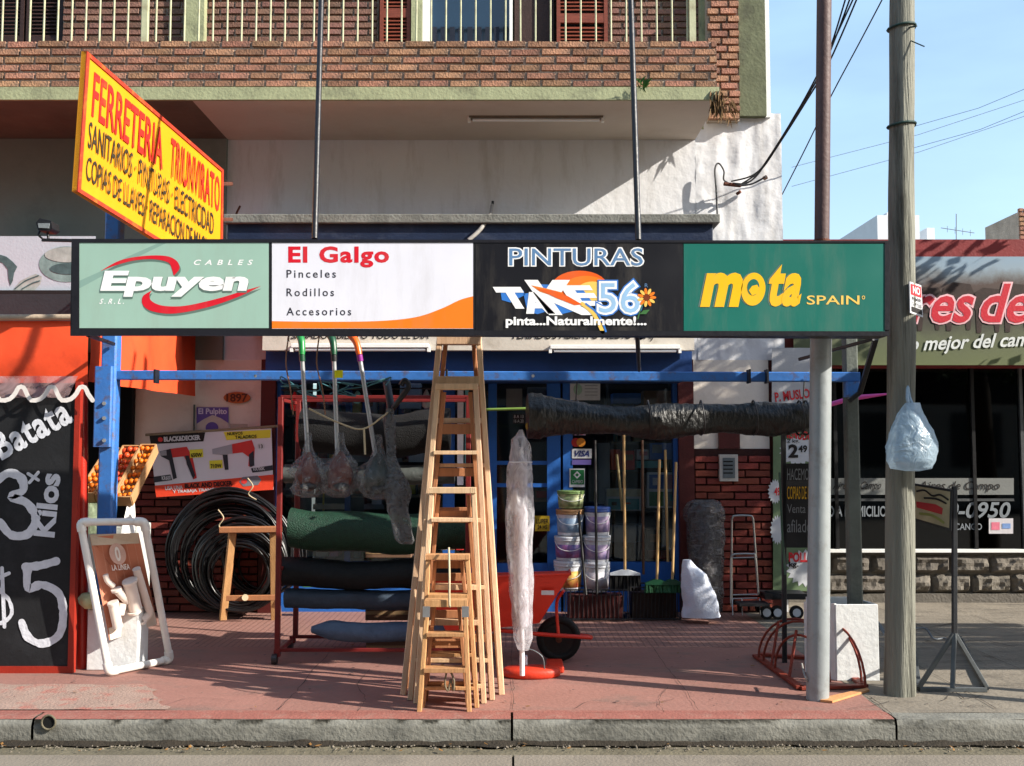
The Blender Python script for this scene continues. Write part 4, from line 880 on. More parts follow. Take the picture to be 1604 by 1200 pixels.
# ---------------------------------------------------------------- rusty bicycle rack with chalk board mast
BR = thing('bicycle_rack', 'rusty red bicycle rack of arched bars around the foot of the grey pole', 'rack', G(1240, 1060)); rr_ = M('rusty_red_steel', (128, 50, 34), .6, .3, 9, .3, stain=(8, .5, (80, 44, 34)))
def arch(x0, x1, yb0, yb1, ht, dd=0): 
    a, b_ = G(x0, yb0), G(x1, yb1); return [a.lerp(b_, .5-.5*math.cos(math.pi*i/14))+Vector((0, 0, .012+ht*math.sin(math.pi*i/14))) for i in range(15)]
for args in ((1188, 1312, 1035, 1048, .30), (1196, 1322, 1040, 1060, .31), (1214, 1300, 1052, 1072, .26), (1262, 1350, 1040, 1074, .33), (1268, 1356, 1046, 1080, .33)):
    MB().tube(arch(*args), .0085, 6).build('hoop', rr_, BR)
mb = MB()
for a, b_ in (((1184, 1030), (1254, 1081)), ((1254, 1081), (1354, 1078)), ((1190, 1028), (1300, 1036)), ((1300, 1036), (1354, 1078))):
    MB().bar(G(*a)+Vector((0, 0, .014)), G(*b_)+Vector((0, 0, .014)), .05, .02).build('base_bar', rr_, BR)
for a, b_ in (((1208, 1048), (1228, 1000)), ((1236, 1066), (1232, 1010))):
    p = G(*a); MB().tube([p+Vector((0, 0, .01)), p+Vector((.08, .1, .3))], .01, 6).build('strut', rr_, BR)
BM_ = thing('chalk_sign_stand', 'narrow black chalk board on a dark mast, left of the grey pole', 'sign', G(1228, 1030))
md = 1.47*1600/(1040-705); MB().bar(G(1229, 1038), V(1227, 640, md), .03, .03).build('mast', MATS['dark_mast'], BM_)
panel(pm(md-.03), 1231, 726, 1272, 858, .02).build('board', blackb, BM_)
kq = pm(md-.03); chd = M('chalk_dim', (120, 124, 128), .9, .2); chy = M('chalk_yellow', (206, 160, 30), .8, .1)
for s_, y0, y1, mt in (('HACEMOS', 734, 752, chd), ('COPIAS DE LL', 762, 782, chy), ('Venta y', 790, 808, chd), ('afilado', 814, 834, chd)): text(s_, (1233, y0, 1271, y1), kq, mt, BM_, off=.0)
MB().tube([V(1221, 740, md), V(1225, 830, md), V(1230, 900, md)], .008, 6).build('side_brace', M('green_rod', (60, 90, 76), .5, .2), BM_)
tag(MB().tube(spl([V(1256, 1040, 6.35), V(1262, 1062, 6.12), G(1278, 1087)+Vector((0, -.0, .01)), G(1300, 1096)+Vector((0, 0, .01))]), .006, 6).build('pale_cable', M('pale_cable_sheath', (150, 146, 140), .6, .1)), 'short pale cable looped on the pavement round the grey pole foot', 'cable')
tag(MB().poly([G(1285, 1100)+Vector((0, 0, .003)), G(1300, 1094)+Vector((0, 0, .003)), G(1358, 1081)+Vector((0, 0, .003)), G(1362, 1084)+Vector((0, 0, .003)), G(1304, 1102)+Vector((0, 0, .003))], (0, 0, .012)).build('timber_scrap', M('scrap_timber', (196, 140, 92), .8, .15, 8, .2)), 'flat wedge of bare timber lying by the foot of the grey pole', 'wood')
# ---------------------------------------------------------------- pipe frame stand with fittings
PF = thing('pipe_display_stand', 'leaning white plastic pipe frame showing pipe fittings on a brown poster', 'stand', G(215, 1056)); pvc = M('white_pvc', (226, 222, 216), .35, .05, 3, .05, spec=.5, stain=(6, .3, (190, 182, 170)))
pv2 = M('cream_pvc', (222, 208, 198), .4, .05, 3, .05)
pA, pB, pC, pD_ = G(170, 1060)+Vector((0, 0, .03)), G(266, 1040)+Vector((0, 0, .03)), V(226, 817, 6.86), V(126, 818, 6.74)
for a, b_ in ((pA, pB), (pB, pC), (pC, pD_), (pD_, pA)): MB().tube([a, b_], .024, 14).build('frame_pipe', pvc, PF)
for p, q1, q2 in ((pA, pB, pD_), (pB, pA, pC), (pC, pB, pD_), (pD_, pC, pA)):
    e1 = (q1-p).normalized()*.06; e2 = (q2-p).normalized()*.06; MB().tube(spl([p+e1, p+(e1+e2)*.12, p+e2], 5), .030, 14).build('elbow', pvc, PF)
MB().tube([pC+Vector((0, .02, -.02)), pC+Vector((.03, .45, 0)) * 1 - Vector((0, 0, pC.z-.02))], .015, 8).build('rear_strut', pvc, PF)
fq0 = qm(V(131, 829, 6.72), V(222, 826, 6.82), G(262, 1032)+Vector((0, -.02, .05)), G(170, 1054)+Vector((0, -.02, .05)))
tqm = lambda a, b_, l: fq0(a, b_, l)
MB().poly([tqm(8, 6, .0), tqm(92, 4, .0), tqm(93, 76, .0), tqm(10, 82, .0)], (0, .006, 0)).build('poster', M('poster_terracotta', (190, 120, 92), .6, .12, 3, 0), PF)
shape(rect(9, 4, 91, 12), tqm, M('poster_tan', (190, 172, 150), .6), PF, .003, 'poster_band'); shape([(12, 73), (93, 66), (93, 76), (12, 82)], tqm, M('poster_cream', (214, 200, 184), .6, .1), PF, .003, 'poster_band')
shape(ell(50, 19, 14, 8), tqm, M('poster_grey_pink', (202, 168, 154), .6), PF, .0035, 'poster_disc'); text('0', (46, 14, 54, 24), tqm, pvc, PF, off=.03, layer=.006); text('LA LINEA', (36, 27, 66, 31), tqm, pvc, PF, off=.02, layer=.006)
for i in range(6): stroke([[(12+14*i, 12), (13+14*i, 72)]], .5, tqm, M('poster_line', (206, 150, 126), .6), PF, .002, 'poster_grid', k=1)
def fit(pts, r, nm='pipe_fitting'): MB().tube(spl([tqm(a, b_, .02+r) for a, b_ in pts], 5), r, 14).build(nm, pv2, PF)
fit([(24, 33), (26, 38), (34, 42)], .018); fit([(62, 38), (64, 60)], .044); fit([(40, 45), (54, 54)], .030); fit([(28, 53), (29, 72)], .033); fit([(44, 55), (36, 63)], .027)
fit([(78, 30), (84, 56), (86, 64), (78, 68), (70, 70)], .027)
for a, b_, r in ((62, 60.5, .048), (63, 38, .05), (28, 53, .037), (70, 70, .031), (38, 43.5, .035)): MB().tube([tqm(a, b_, .02+r), tqm(a+.6, b_+1.6, .02+r)], r, 14).build('fitting_collar', pv2, PF)

# ================================================================ GOODS ON THE PAVEMENT
pine = M('pine_wood', (206, 172, 138), .6, .16, 5, .2, 30, rnd=.14, grain=(6, 6, .6), stain=(5, .4, (180, 138, 102), (3, 3, .5)))
pined = M('brown_pine', (166, 112, 76), .65, .14, 5, .15, 30, grain=(6, 6, .6))
pineo = M('orange_pine', (180, 136, 92), .6, .18, rnd=.12, scale=5, bump=.2, bscale=30, grain=(6, 6, .6), stain=(5, .4, (150, 100, 60), (3, 3, .5)))
def ladder(label, tl, tr, bl_, br_, D0, D1, steps, rears, w=.032, d=.055, mat=pine, mat2=pined, rear=.16, rend=None):
    """folded wooden step ladder: two front rails, flat treads, rear legs with cross bars. tl.. are (px, py)"""
    t = thing('step_ladder', label, 'ladder', G((bl_[0]+br_[0])/2, bl_[1]), group=None)
    FL_, FR_ = G(*bl_), G(*br_); TL, TR = V(tl[0], tl[1], D1), V(tr[0], tr[1], D1)
    FL_.y = FR_.y = D0; FL_.x = V(bl_[0], bl_[1], D0).x; FR_.x = V(br_[0], br_[1], D0).x; FL_.z = .002; FR_.z = .002
    MB().bar(FL_, TL, w, d, up=(0, 1, 0)).build('rail', mat, t); MB().bar(FR_, TR, w, d, up=(0, 1, 0)).build('rail', mat, t)
    off = Vector((0, rear, 0)); o2 = Vector((.012, 0, 0))
    RL, RR = FL_+off+o2, FR_+off-o2; RTL, RTR = TL+Vector((.035, .05, -.03)), TR+Vector((-.035, .05, -.03))
    MB().bar(RL, RTL, w*.8, d*.6, up=(0, 1, 0)).build('rear_leg', mat2, t); MB().bar(RR, RTR, w*.8, d*.6, up=(0, 1, 0)).build('rear_leg', mat2, t)
    zt = TL.z
    def at(y):  # rail point whose height shows at photo row y
        lo, hi = 0, 1
        for _ in range(30):
            m = (lo+hi)/2; p = FL_.lerp(TL, m)
            if (p-V(0, y, p.y)).z > 0: hi = m
            else: lo = m
        return lo
    for i, (ya, yb) in enumerate(steps):
        f = at((ya+yb)/2); a, b_ = FL_.lerp(TL, f), FR_.lerp(TR, f); h = abs(yb-ya)*a.y/1600
        ex = .014 if i == 0 else -w*.4
        dx = Vector((1, 0, 0)); MB().bar(a-dx*ex+Vector((0, .005, 0)), b_+dx*ex+Vector((0, .005, 0)), .085, max(.018, h), b=.002).build('tread', mat, t)
    for (ya, yb) in rears:
        f = at((ya+yb)/2); a, b_ = RL.lerp(RTL, f), RR.lerp(RTR, f); h = abs(yb-ya)*a.y/1600
        MB().bar(a+Vector((0, .015, 0)), b_+Vector((0, .015, 0)), .02, h, b=.002).build('cross_bar', mat2, t)
    return t
ladder('tallest step ladder at the back of the row, its top hidden behind the light box', (692, 500), (748, 500), (632, 1068), (786, 1080), 6.27, 6.42, [(527, 540), (590, 604), (655, 663), (726, 732)], [(664, 673), (733, 741), (793, 808), (900, 912), (1000, 1012)], w=.034)
ladder('second tallest step ladder, with its top tread level with the blue beam', (686, 606), (745, 606), (643, 1092), (771, 1087), 6.14, 6.26, [(597, 606), (706, 712), (811, 818), (916, 922), (1030, 1036)], [(657, 673), (728, 741), (870, 884), (960, 972)], w=.032)
ladder('middle step ladder in the row, its top tread level with the black hanging roll ends', (677, 768), (742, 768), (652, 1085), (758, 1080), 6.06, 6.12, [(757, 766), (811, 817), (915, 923), (970, 978), (1070, 1076)], [(794, 806), (871, 885)], w=.030)
ladder('second shortest step ladder with a cord hanging from its top tread', (671, 872), (732, 872), (661, 1096), (747, 1100), 5.96, 6.0, [(863, 871), (930, 936), (1022, 1027), (1074, 1079)], [(872, 884), (1004, 1018)], w=.026, mat=pineo)
e_ = ladder('shortest step ladder, standing in front of all the others near the kerb', (670, 944), (728, 944), (657, 1104), (735, 1104), 5.86, 5.89, [(932, 943), (990, 996), (1045, 1052)], [(1004, 1010), (1072, 1077)], w=.026, mat=pineo, rear=.1)
for a, y in ((668, 958), (729, 958)): p = V(a, y, 5.85); MB().box(p.x-.02, p.x+.02, p.y-.012, p.y-.002, p.z-.03, p.z+.03).build('hinge_plate', steel, e_)
cord = M('pale_cord', (186, 170, 140), .8, .15)
tag(MB().tube(spl([V(703, 858, 5.94), V(704, 900, 5.85), V(704, 945, 5.84), V(706, 950, 5.84)]), .006, 6).build('cord', cord), 'pale cord dangling over the top treads of the two shortest ladders', 'cord')
tag(MB().tube(spl([V(699, 1055, 5.86), V(697, 1072, 5.87), V(702, 1082, 5.87), V(706, 1064, 5.87), V(710, 1082, 5.87), V(711, 1066, 5.86), V(706, 1052, 5.86)]), .006, 6).build('rope_loop', M('grey_rope', (116, 104, 84), .8, .2)), 'small loop of rope tied under the lowest tread of the shortest ladder', 'rope')

# display rack of rolls
DR = thing('roll_rack', 'dark red steel rack on castors holding rolls of mesh, left of the ladders', 'rack', G(590, 1030)); ox = M('rack_oxblood', (108, 30, 28), .5, .2, 6, .15)
ra, rb = 7.15, 7.65; rxl, rxr = V(436, 900, ra).x, V(733, 900, ra).x
for (x, y) in ((rxl, ra), (rxr-.02, rb), (rxr, ra), (rxl+.02, rb)): MB().bar((x, y, .09), (x, y, Z(622, ra)), .036, .036).build('upright', ox, DR)
for z in (Z(622, ra), Z(1018, ra)): 
    for y in (ra, rb): MB().bar((rxl, y, z), (rxr, y, z), .024, .024).build('rail', ox, DR)
for z in (Z(622, ra), Z(1018, ra), Z(888, ra)):
    for x in (rxl, rxr): MB().bar((x, ra, z-.02), (x, rb, z-.02), .024, .024).build('side_rail', ox, DR)
for x in (rxl, rxr):
    for y in (ra, rb):
        MB().tube([(x-.03, y-.02, .037), (x+.005, y-.02, .037)], .036, 16).build('castor', black, DR); MB().box(x-.02, x+.02, y-.02, y+.02, .05, .1).build('castor_fork', ox, DR)
meshb = M('black_shade_mesh', (14, 14, 15), .8, .4, 30, .5, 120); meshg = M('green_mesh', (14, 54, 38), .6, .3, 30, .6, 130, spec=.4)
dkbl = M('near_black_fabric', (14, 19, 22), .7, .3, 12, .3, 60); slate = M('slate_blue_fabric', (54, 66, 80), .65, .2, 10, .25, 50); slate2 = M('grey_blue_fabric', (88, 106, 130), .65, .2, 10, .25, 50); greyr = M('dull_grey_plastic', (72, 76, 74), .6, .3, 8, .3)
def rollthing(nm, label, x0, x1, y, D, rpx, mat, cat='roll', dy=0, **k):
    r = rpx*D/1600; o = MB().roll(V(x0, y, D), V(x1, y+dy, D), r, **k).build(nm, mat); return tag(o, label, cat)
rollthing('mesh_roll', 'big black mesh roll, topmost on the red rack, behind the trimmers', 474, 705, 673, 7.4, 34, meshb, seed=1)
rollthing('mesh_roll', 'thin grey roll second from top of the rack, behind the trimmer heads', 446, 712, 742, 7.42, 15, greyr, seed=2, amp=.1)
rollthing('mesh_roll', 'thick green mesh roll across the middle of the red rack', 456, 735, 826, 7.35, 31, meshg, seed=3, dy=3)
rollthing('mesh_roll', 'near black roll just below the green mesh roll', 441, 735, 895, 7.35, 22, dkbl, seed=4, amp=.08)
rollthing('mesh_roll', 'slate grey roll second from the bottom of the rack', 447, 735, 936, 7.35, 15, slate, seed=5, amp=.12)
rollthing('mesh_roll', 'short blue grey roll with a loose pointed end, lowest on the rack', 488, 735, 986, 7.35, 15, slate2, seed=6, amp=.16, taper=lambda t: min(1, .35+t*6))
card = M('brown_cardboard', (150, 110, 78), .8, .1, 4, .1); cardd = M('dull_cardboard', (112, 84, 66), .8, .15, 4, .1)
def carton(label, x0, x1, y0, y1, D, dep=.25, mat=None, cat='box', nm='carton', printed=None):
    p, q_ = V(x0, y1, D), V(x1, y0, D); t = MB().box(p.x, q_.x, D, D+dep, p.z, q_.z).build(nm, mat or card, bevel=.004); tag(t, label, cat)
    MB().box(p.x+.004, q_.x-.004, D-.002, D+dep+.002, (p.z+q_.z)/2-.001-.012, (p.z+q_.z)/2+.012).build('tape', M('parcel_tape', (170, 140, 104), .3, .1), t) if mat in (None, card, cardd) else None
    if printed:
        for (a, b_, c_, d_, m_) in printed: shape(rect(x0+(x1-x0)*a, y0+(y1-y0)*b_, x0+(x1-x0)*c_, y0+(y1-y0)*d_), pm(D), m_, t, .003, 'print')
    return t
for a in ((572, 644, 856, 874, 7.7, 'cardboard box showing between the green and the near black rolls'), (572, 650, 948, 972, 7.72, 'cardboard box showing above the lowest blue grey roll'), (573, 652, 996, 1032, 7.7, 'cardboard box on the pavement under the lowest roll')): carton(a[5], *a[:5], dep=.2, mat=cardd)
# trestle
TR = thing('wooden_trestle', 'small pine trestle standing in front of the black hose coils', 'trestle', G(392, 960)); td = 8.74
MB().bar(V(346, 830, td), V(440, 829, td), .10, .05).build('top_bar', pined, TR)
MB().bar(V(364, 834, td), G(349, 971), .06, .04).build('leg', pineo, TR); MB().bar(V(428, 834, td), G(430, 971), .06, .04).build('leg', pineo, TR)
MB().bar(V(366, 834, td+.06), G(352, 965), .05, .035).build('leg', pined, TR); MB().bar(V(430, 834, td+.06), G(436, 965), .05, .035).build('leg', pined, TR)
MB().bar(V(355, 937, td+.04), V(432, 936, td+.04), .03, .045).build('stretcher', pined, TR); MB().tube([V(384, 936, td-.0), V(384, 936, td+.03)], .028, 10).build('knot', cord, TR)
# coils of black hose
hose = M('black_polythene_hose', (20, 20, 22), .32, .2, 3, 0, spec=.6)
def coil(label, cx, cy, rad, D, n, seed, tie=(), spread=.09, fl=1.0):
    rnd = random.Random(seed); c = V(cx, cy, D); R0 = rad*D/1600; t = thing('hose_coil', label, 'hose coil', Vector((c.x, D, max(.0, c.z-R0))))
    for i in range(n):
        r = R0*(1-.42*rnd.random()**1.4); dd = rnd.uniform(-spread, spread); ph = rnd.uniform(0, 6.28); tl = rnd.uniform(-.05, .05)
        zc = c.z-(R0-r)*.55
        pts = [Vector((c.x+r*(1+.025*math.sin(2*a+ph))*math.cos(a)*fl+rnd.uniform(-.002, .002), D+dd+tl*math.sin(a+ph)-.1*math.sin(a)*0, max(.014, zc+r*(1+.02*math.cos(3*a+ph))*math.sin(a)))) for a in [2*math.pi*k/56 for k in range(56)]]
        MB().tube(pts, .0105, 7, closed=True).build('hose_loop', hose, t)
    for (a, b_) in tie:
        p = V(a, b_, D-.12); MB().tube(spl([p+Vector((-.03, 0, .09)), p+Vector((.02, -.01, .02)), p+Vector((-.02, 0, -.05)), p+Vector((.05, 0, -.10))]), .006, 5).build('tie', cord, t)
coil('largest black hose coil leaning on the brick pier, behind the trestle', 362, 862, 96, 9.18, 30, 3, [(393, 765)])
coil('smaller inner black hose coil leaning in front of the largest coil', 376, 884, 72, 9.0, 22, 8, [(347, 815)], .05)
coil('black hose coil at the far right of the pile, half behind the red rack', 412, 868, 66, 9.3, 12, 5, [], .05)
# drill poster
DPo = thing('drill_poster', 'landscape poster of two red power drills hung on the left pier', 'poster', V(333, 778, 9.2)); 
dq = qm(V(234, 681, 9.22), V(425, 671, 9.22), V(430, 767, 9.2), V(243, 779, 9.2), 194, 98)
MB().poly([dq(0, 0, 0), dq(194, 0, 0), dq(192, 98, 0), dq(2, 98, 0)], (0, .006, 0)).build('poster_sheet', M('poster_lilac_white', (206, 204, 212), .4, .06, 2, .05), DPo)
MB().tube([dq(-6, 0, .0), dq(206, -3, .0)], .012, 8).build('hanging_rod', M('dowel', (130, 118, 96), .6), DPo)
prd = M('print_warm_red', (214, 66, 40), .5, .05); ply = M('print_lemon', (214, 208, 60), .5, .05); pch = M('print_charcoal', (42, 46, 54), .5, .1); pdr = M('print_drill_red', (196, 54, 52), .5, .1); psi = M('print_silver', (150, 152, 160), .5, .1)
def ps(p, m_, l=.003, nm='poster_print'): return shape(p, dq, m_, DPo, l, nm)
ps([(0, 1), (89, 1), (85, 15), (1, 15)], ink); ps([(118, 2), (193, 2), (192, 15), (122, 15)], ply); ps([(1, 80), (194, 74), (192, 98), (2, 98)], prd)
ps(ell(17, 8.5, 4, 3.6, 14), pdr, .005); text('BLACK&DECKER', (23, 5, 80, 12), dq, pw, DPo, off=.05, layer=.006); text('NUEVOS', (124, 3, 148, 7.5), dq, ink, DPo, off=.03, layer=.006); text('TALADROS', (136, 9, 170, 14), dq, ink, DPo, off=.03, layer=.006)
ps([(30, 24), (58, 22), (66, 40), (70, 72), (64, 74), (58, 50), (52, 37), (32, 38)], pdr); ps([(14, 27), (32, 24), (34, 38), (38, 70), (32, 72), (28, 42), (16, 35)], pch, .004); ps([(54, 36), (60, 36), (68, 68), (64, 73), (56, 50)], pch, .005); ps([(15, 27), (25, 26), (25, 34), (15, 34)], psi, .006)
ps([(130, 22), (162, 17), (166, 30), (164, 50), (160, 60), (154, 58), (156, 44), (146, 36), (130, 37)], pdr); ps([(98, 28), (130, 22), (130, 37), (112, 38), (98, 36)], psi, .004); ps([(114, 38), (122, 38), (122, 62), (116, 62)], pch, .004); ps([(156, 40), (164, 34), (164, 58), (156, 60)], pch, .005)
for (x0, y0, s_) in ((62, 27, '650W'), (92, 46, '710W')): ps(rect(x0, y0, x0+21, y0+13), ply, .004); text(s_, (x0+2, y0+6, x0+19, y0+12), dq, ink, DPo, off=.03, layer=.007)
ps(ell(176, 28, 6, 6, 16), pw, .004); text('13', (173, 25, 179, 31), dq, ink, DPo, off=.02, layer=.007)
ps([(0, 66), (28, 64), (30, 73), (1, 75)], pch); text('KR600', (14, 66, 28, 72), dq, pw, DPo, off=.02, layer=.006); ps([(158, 62), (193, 59), (193, 67), (160, 69)], pch); text('KR700K', (162, 61, 180, 66), dq, pw, DPo, off=.02, layer=.006)
text('USA UNA', (18, 82, 46, 88), dq, pw, DPo, off=.02, layer=.006); text('BLACK AND DECKER', (50, 80, 126, 87), dq, ink, DPo, off=.04, layer=.006); text('Y TRABAJA TRANQUILO', (30, 89, 116, 95), dq, pw, DPo, off=.02, layer=.006)
ps([(138, 82), (144, 75), (168, 74), (174, 81), (168, 89), (144, 90)], M('print_mid_grey', (110, 112, 120), .5), .005); ps(ell(146, 82, 5, 4, 12), pdr, .007)
# house number and hand painted poster
wq = pm(DW-.004)
ON = thing('number_plaque', 'oval orange brown number plaque on the white wall beside the awning', 'plaque', V(371, 632, DW-.02)); 
MB().poly([wq(a, b_, .018) for a, b_ in ell(371, 623, 21, 9)], (0, .016, 0)).build('plaque_board', M('varnished_plaque', (176, 92, 44), .5, .2, 9, .2), ON); text('1897', (355, 617, 387, 629), wq, M('plaque_brown', (88, 44, 26), .6), ON, off=.03, layer=.021)
PP = thing('purple_poster', 'small purple and cream handmade poster tacked above the drill poster', 'poster', V(333, 676, DW-.02)); pur = M('poster_purple', (104, 84, 160), .6, .1)
panel(wq, 307, 637, 358, 680, .006, .007).build('poster_paper', M('poster_cream_paper', (206, 190, 180), .7), PP); shape([(308, 638), (358, 638), (358, 663), (346, 655), (333, 650), (320, 656), (308, 664)], wq, pur, PP, .01, 'poster_print'); shape(ell(332, 670, 10, 9, 18), wq, pur, PP, .01, 'poster_print')
text('El Pulpito', (311, 640, 355, 651), wq, M('print_lilac', (214, 206, 228), .6), PP, off=.03, layer=.013); MB().box(V(304, 660, DW).x, V(306, 660, DW).x, DW-.03, DW-.01, Z(680, DW), Z(634, DW)).build('poster_edge', greypost, PP)
tag(panel(wq, 360, 664, 388, 674, .004, .006).build('paper_slip', M('slip_paper', (186, 172, 156), .7)), 'blank paper slip beside the small purple poster', 'paper')
# ---------------------------------------------------------------- hanging trimmers
film1 = film('clear_wrap', (150, 152, 154), .34, .22, .9, 22); alush = M('bare_aluminium_shaft', (176, 178, 182), .35, .1, 9, .05, metal=.5)
TD = 6.55
def trimmer(label, top, bend, bot, hm, collar, head, shaft_m=None, wrap=True, cable=True):
    t = thing('string_trimmer', label, 'trimmer', V(*bot, TD), group=None); a, b_, c_ = V(*top, TD-.02), V(*bend, TD-.08), V(*bot, TD-.06)
    MB().tube(spl([a, a.lerp(b_, .5)+Vector((.012, -.01, .01)), b_]), [.026, .026, .026, .026, .024, .023, .023, .022, .021, .021, .021, .019, .018][:13], 12).build('grip', hm, t)
    MB().tube([b_, b_.lerp(c_, .06)], .019, 12).build('collar', collar, t); MB().tube([b_.lerp(c_, .05), c_], .0125 if not wrap else .014, 10).build('shaft', shaft_m or alush, t)
    hx, hy, hr = head; h = V(hx, hy, TD-.06)
    MB().blob([(h+Vector((0, 0, dz)), hr*q_, hr*q_*.8) for dz, q_ in ((-.11, .25), (-.09, .8), (-.04, 1), (.0, 1.05), (.05, .8), (.1, .45), (.14, .2))], 20, .25, 9, hx, folds=.2).build('head', M('trimmer_head_%d' % (hx % 3), ((58, 46, 46), (60, 70, 66), (104, 52, 42))[hx % 3], .5, .3, 9, .2), t)
    MB().blob([(h+Vector((.004, -.004, dz)), hr*q_*1.2, hr*q_) for dz, q_ in ((-.15, .3), (-.13, .75), (-.09, .95), (-.05, 1.0), (-.02, 1.08), (.02, 1.0), (.06, .8), (.09, .62), (.12, .42), (.16, .3), (.2, .2), (.26, .15))], 30, .7, 13, hx+4, folds=.7, fseed=4).build('plastic_wrap', film1, t)
    MB().lathe(h+Vector((.01, -.03, -.10)), [(.01, 0), (.05, .005), (.055, .03), (.03, .045)], 14).build('line_spool', black, t)
    if cable: MB().tube(spl([a+Vector((-.06, .0, -.02)), a+Vector((-.075, 0, -.2)), b_+Vector((-.07, 0, -.22)), b_+Vector((-.05, .0, -.38))]), .005, 5).build('cable', M('brown_cable', (130, 92, 70), .6), t)
    return t
gh = M('green_plastic', (30, 130, 62), .35, .1, 4, 0, spec=.6); dgh = M('dark_green_plastic', (18, 72, 46), .4, .1, 4, 0, spec=.6); oh = M('orange_plastic', (226, 98, 26), .35, .1, 4, 0, spec=.6)
trimmer('leftmost hanging trimmer, with a bright green grip and silver striped shaft', (467, 520), (473, 556), (483, 722), gh, dgh, (482, 742, .075))
trimmer('second hanging trimmer from the left, dark green grip with a yellow tag', (515, 520), (523, 556), (529, 722), dgh, black, (533, 742, .08))
trimmer('third hanging trimmer with an orange grip and purple collar', (548, 522), (563, 556), (590, 725), oh, M('purple_plastic', (132, 40, 128), .4), (592, 745, .085), cable=False)
o = MB().box(V(523, 590, 6.4).x, V(536, 590, 6.4).x, 6.42, 6.426, Z(592, 6.42), Z(580, 6.42)).build('price_tag', M('tag_yellow', (226, 226, 30), .6)); tag(o, 'bright yellow tag tied to the second trimmer', 'tag')
t4 = thing('string_trimmer', 'rightmost hanging trimmer, black handle and long dusty plastic wrap', 'trimmer', V(625, 852, 6.5))
MB().tube(spl([V(606, 600, 6.6), V(612, 640, 6.5), V(607, 660, 6.5), V(613, 715, 6.48)]), .026, 10).build('shaft_housing', black, t4); MB().tube(spl([V(612, 645, 6.5), V(626, 626, 6.45), V(640, 606, 6.45), V(634, 596, 6.45), V(628, 604, 6.45)]), .018, 10).build('grip', black, t4)
sc_ = []
for py, x0, x1 in ((852, 628, 646), (846, 622, 648), (830, 618, 644), (800, 608, 638), (770, 604, 642), (745, 606, 632), (715, 606, 620), (660, 605, 618), (640, 606, 616)):
    a, b_ = V(x0, py, 6.45), V(x1, py, 6.45); sc_.append(((a+b_)/2, (b_.x-a.x)/2, (b_.x-a.x)/2.4))
sc2 = []
for i in range(len(sc_)-1):
    for q_ in (0, .34, .67): sc2.append(tuple(x_*(1-q_)+y_*q_ for x_, y_ in zip(sc_[i], sc_[i+1])))
sc2.append(sc_[-1]); MB().blob(sc2, 24, .3, 9, 7, folds=.4).build('plastic_wrap', film('dusty_wrap', (120, 122, 124), .62, .3, .9, 18), t4)
rope = MB().tube(spl([V(484, 640, 6.45), V(530, 662, 6.43), V(568, 672, 6.42), V(600, 652, 6.43), V(612, 642, 6.45)]), .006, 6); rope.tube(spl([V(570, 672, 6.42), V(571, 690, 6.42), V(572, 712, 6.42)]), .007, 6); tag(rope.build('rope', cord, kind=None), 'slack pale rope strung between the hanging trimmers with a short knotted tail', 'rope')
for i, (a, b_) in enumerate(((452, 604), (488, 612), (520, 606), (552, 610), (590, 600))):
    o = MB(); c0 = V(a, b_, 6.5); rnd = random.Random(i)
    o.tube(spl([c0+Vector((rnd.uniform(-.1, .1), rnd.uniform(-.03, .03), rnd.uniform(-.05, .06))) for _ in range(7)]), .004, 5)
    tag(o.build('wire_tie', M('teal_wire', (70, 120, 130), .5)), 'tangled teal tie wire knotted on the blue beam by the trimmers', 'wire', group='tie wires on the beam by the trimmers')
# ---------------------------------------------------------------- wrapped parasol and base
UM = thing('wrapped_parasol', 'closed parasol sealed in clear crinkled plastic, right of the ladders', 'parasol', G(815, 1058)); ud = 6.5
MB().tube([V(818, 1058, ud), V(816, 700, ud)], .016, 12).build('pole', M('white_enamel', (214, 212, 216), .3, .05), UM)
MB().tube([V(816, 980, ud), V(816, 720, ud)], [.05, .04], 16).build('folded_canopy', M('mauve_grey_fabric', (176, 168, 174), .8, .15, 9, .3, grain=(8, 8, .6)), UM)
sc_ = []
for py, x0, x1 in ((1018, 812, 828), (1000, 806, 832), (930, 801, 834), (860, 797, 833), (800, 795, 836), (755, 795, 835), (735, 795, 834), (722, 799, 832), (700, 801, 831), (688, 802, 826), (682, 809, 822), (673, 813, 819)):
    a, b_ = V(x0, py, ud), V(x1, py, ud); sc_.append(((a+b_)/2, (b_.x-a.x)/2, (b_.x-a.x)/2.2))
sc2 = []
for i in range(len(sc_)-1):
    for q_ in (0, .25, .5, .75): sc2.append(tuple(x_*(1-q_)+y_*q_ for x_, y_ in zip(sc_[i], sc_[i+1])))
sc2.append(sc_[-1]); MB().blob(sc2, 30, .12, 12, 11, folds=.22, fseed=3).build('plastic_wrap', film('crinkled_clear_wrap', (222, 222, 228), .45, .14, 1.0, 16, (1, 1, .5)), UM)
MB().tube([V(798, 724, ud-.1), V(834, 724, ud-.1)], .004, 6).build('wrap_seam', pw, UM)
UB = thing('parasol_base', 'thick orange red moulded base under the wrapped parasol', 'base', G(835, 1066)); orr = M('orange_red_base', (196, 56, 34), .5, .12, 5, .15)
c0 = G(832, 1060); MB().lathe(c0, [(.17, .002), (.19, .012), (.19, .045), (.17, .06), (.03, .066)], 28, sx=1.0, sy=.55).build('base_body', orr, UB)
p = G(862, 1054); MB().box(p.x-.02, p.x+.09, p.y-.03, p.y+.22, .002, .05).build('base_foot', orr, UB, bevel=.012)
MB().tube([G(820, 1056), G(820, 1056)+Vector((0, 0, .12))], .028, 14).build('socket', MATS['white_enamel'], UB); MB().tube(spl([V(822, 1015, 6.5), V(838, 1020, 6.5), V(850, 1030, 6.5), V(853, 1048, 6.5)]), .004, 5).build('wire', wm, UB)
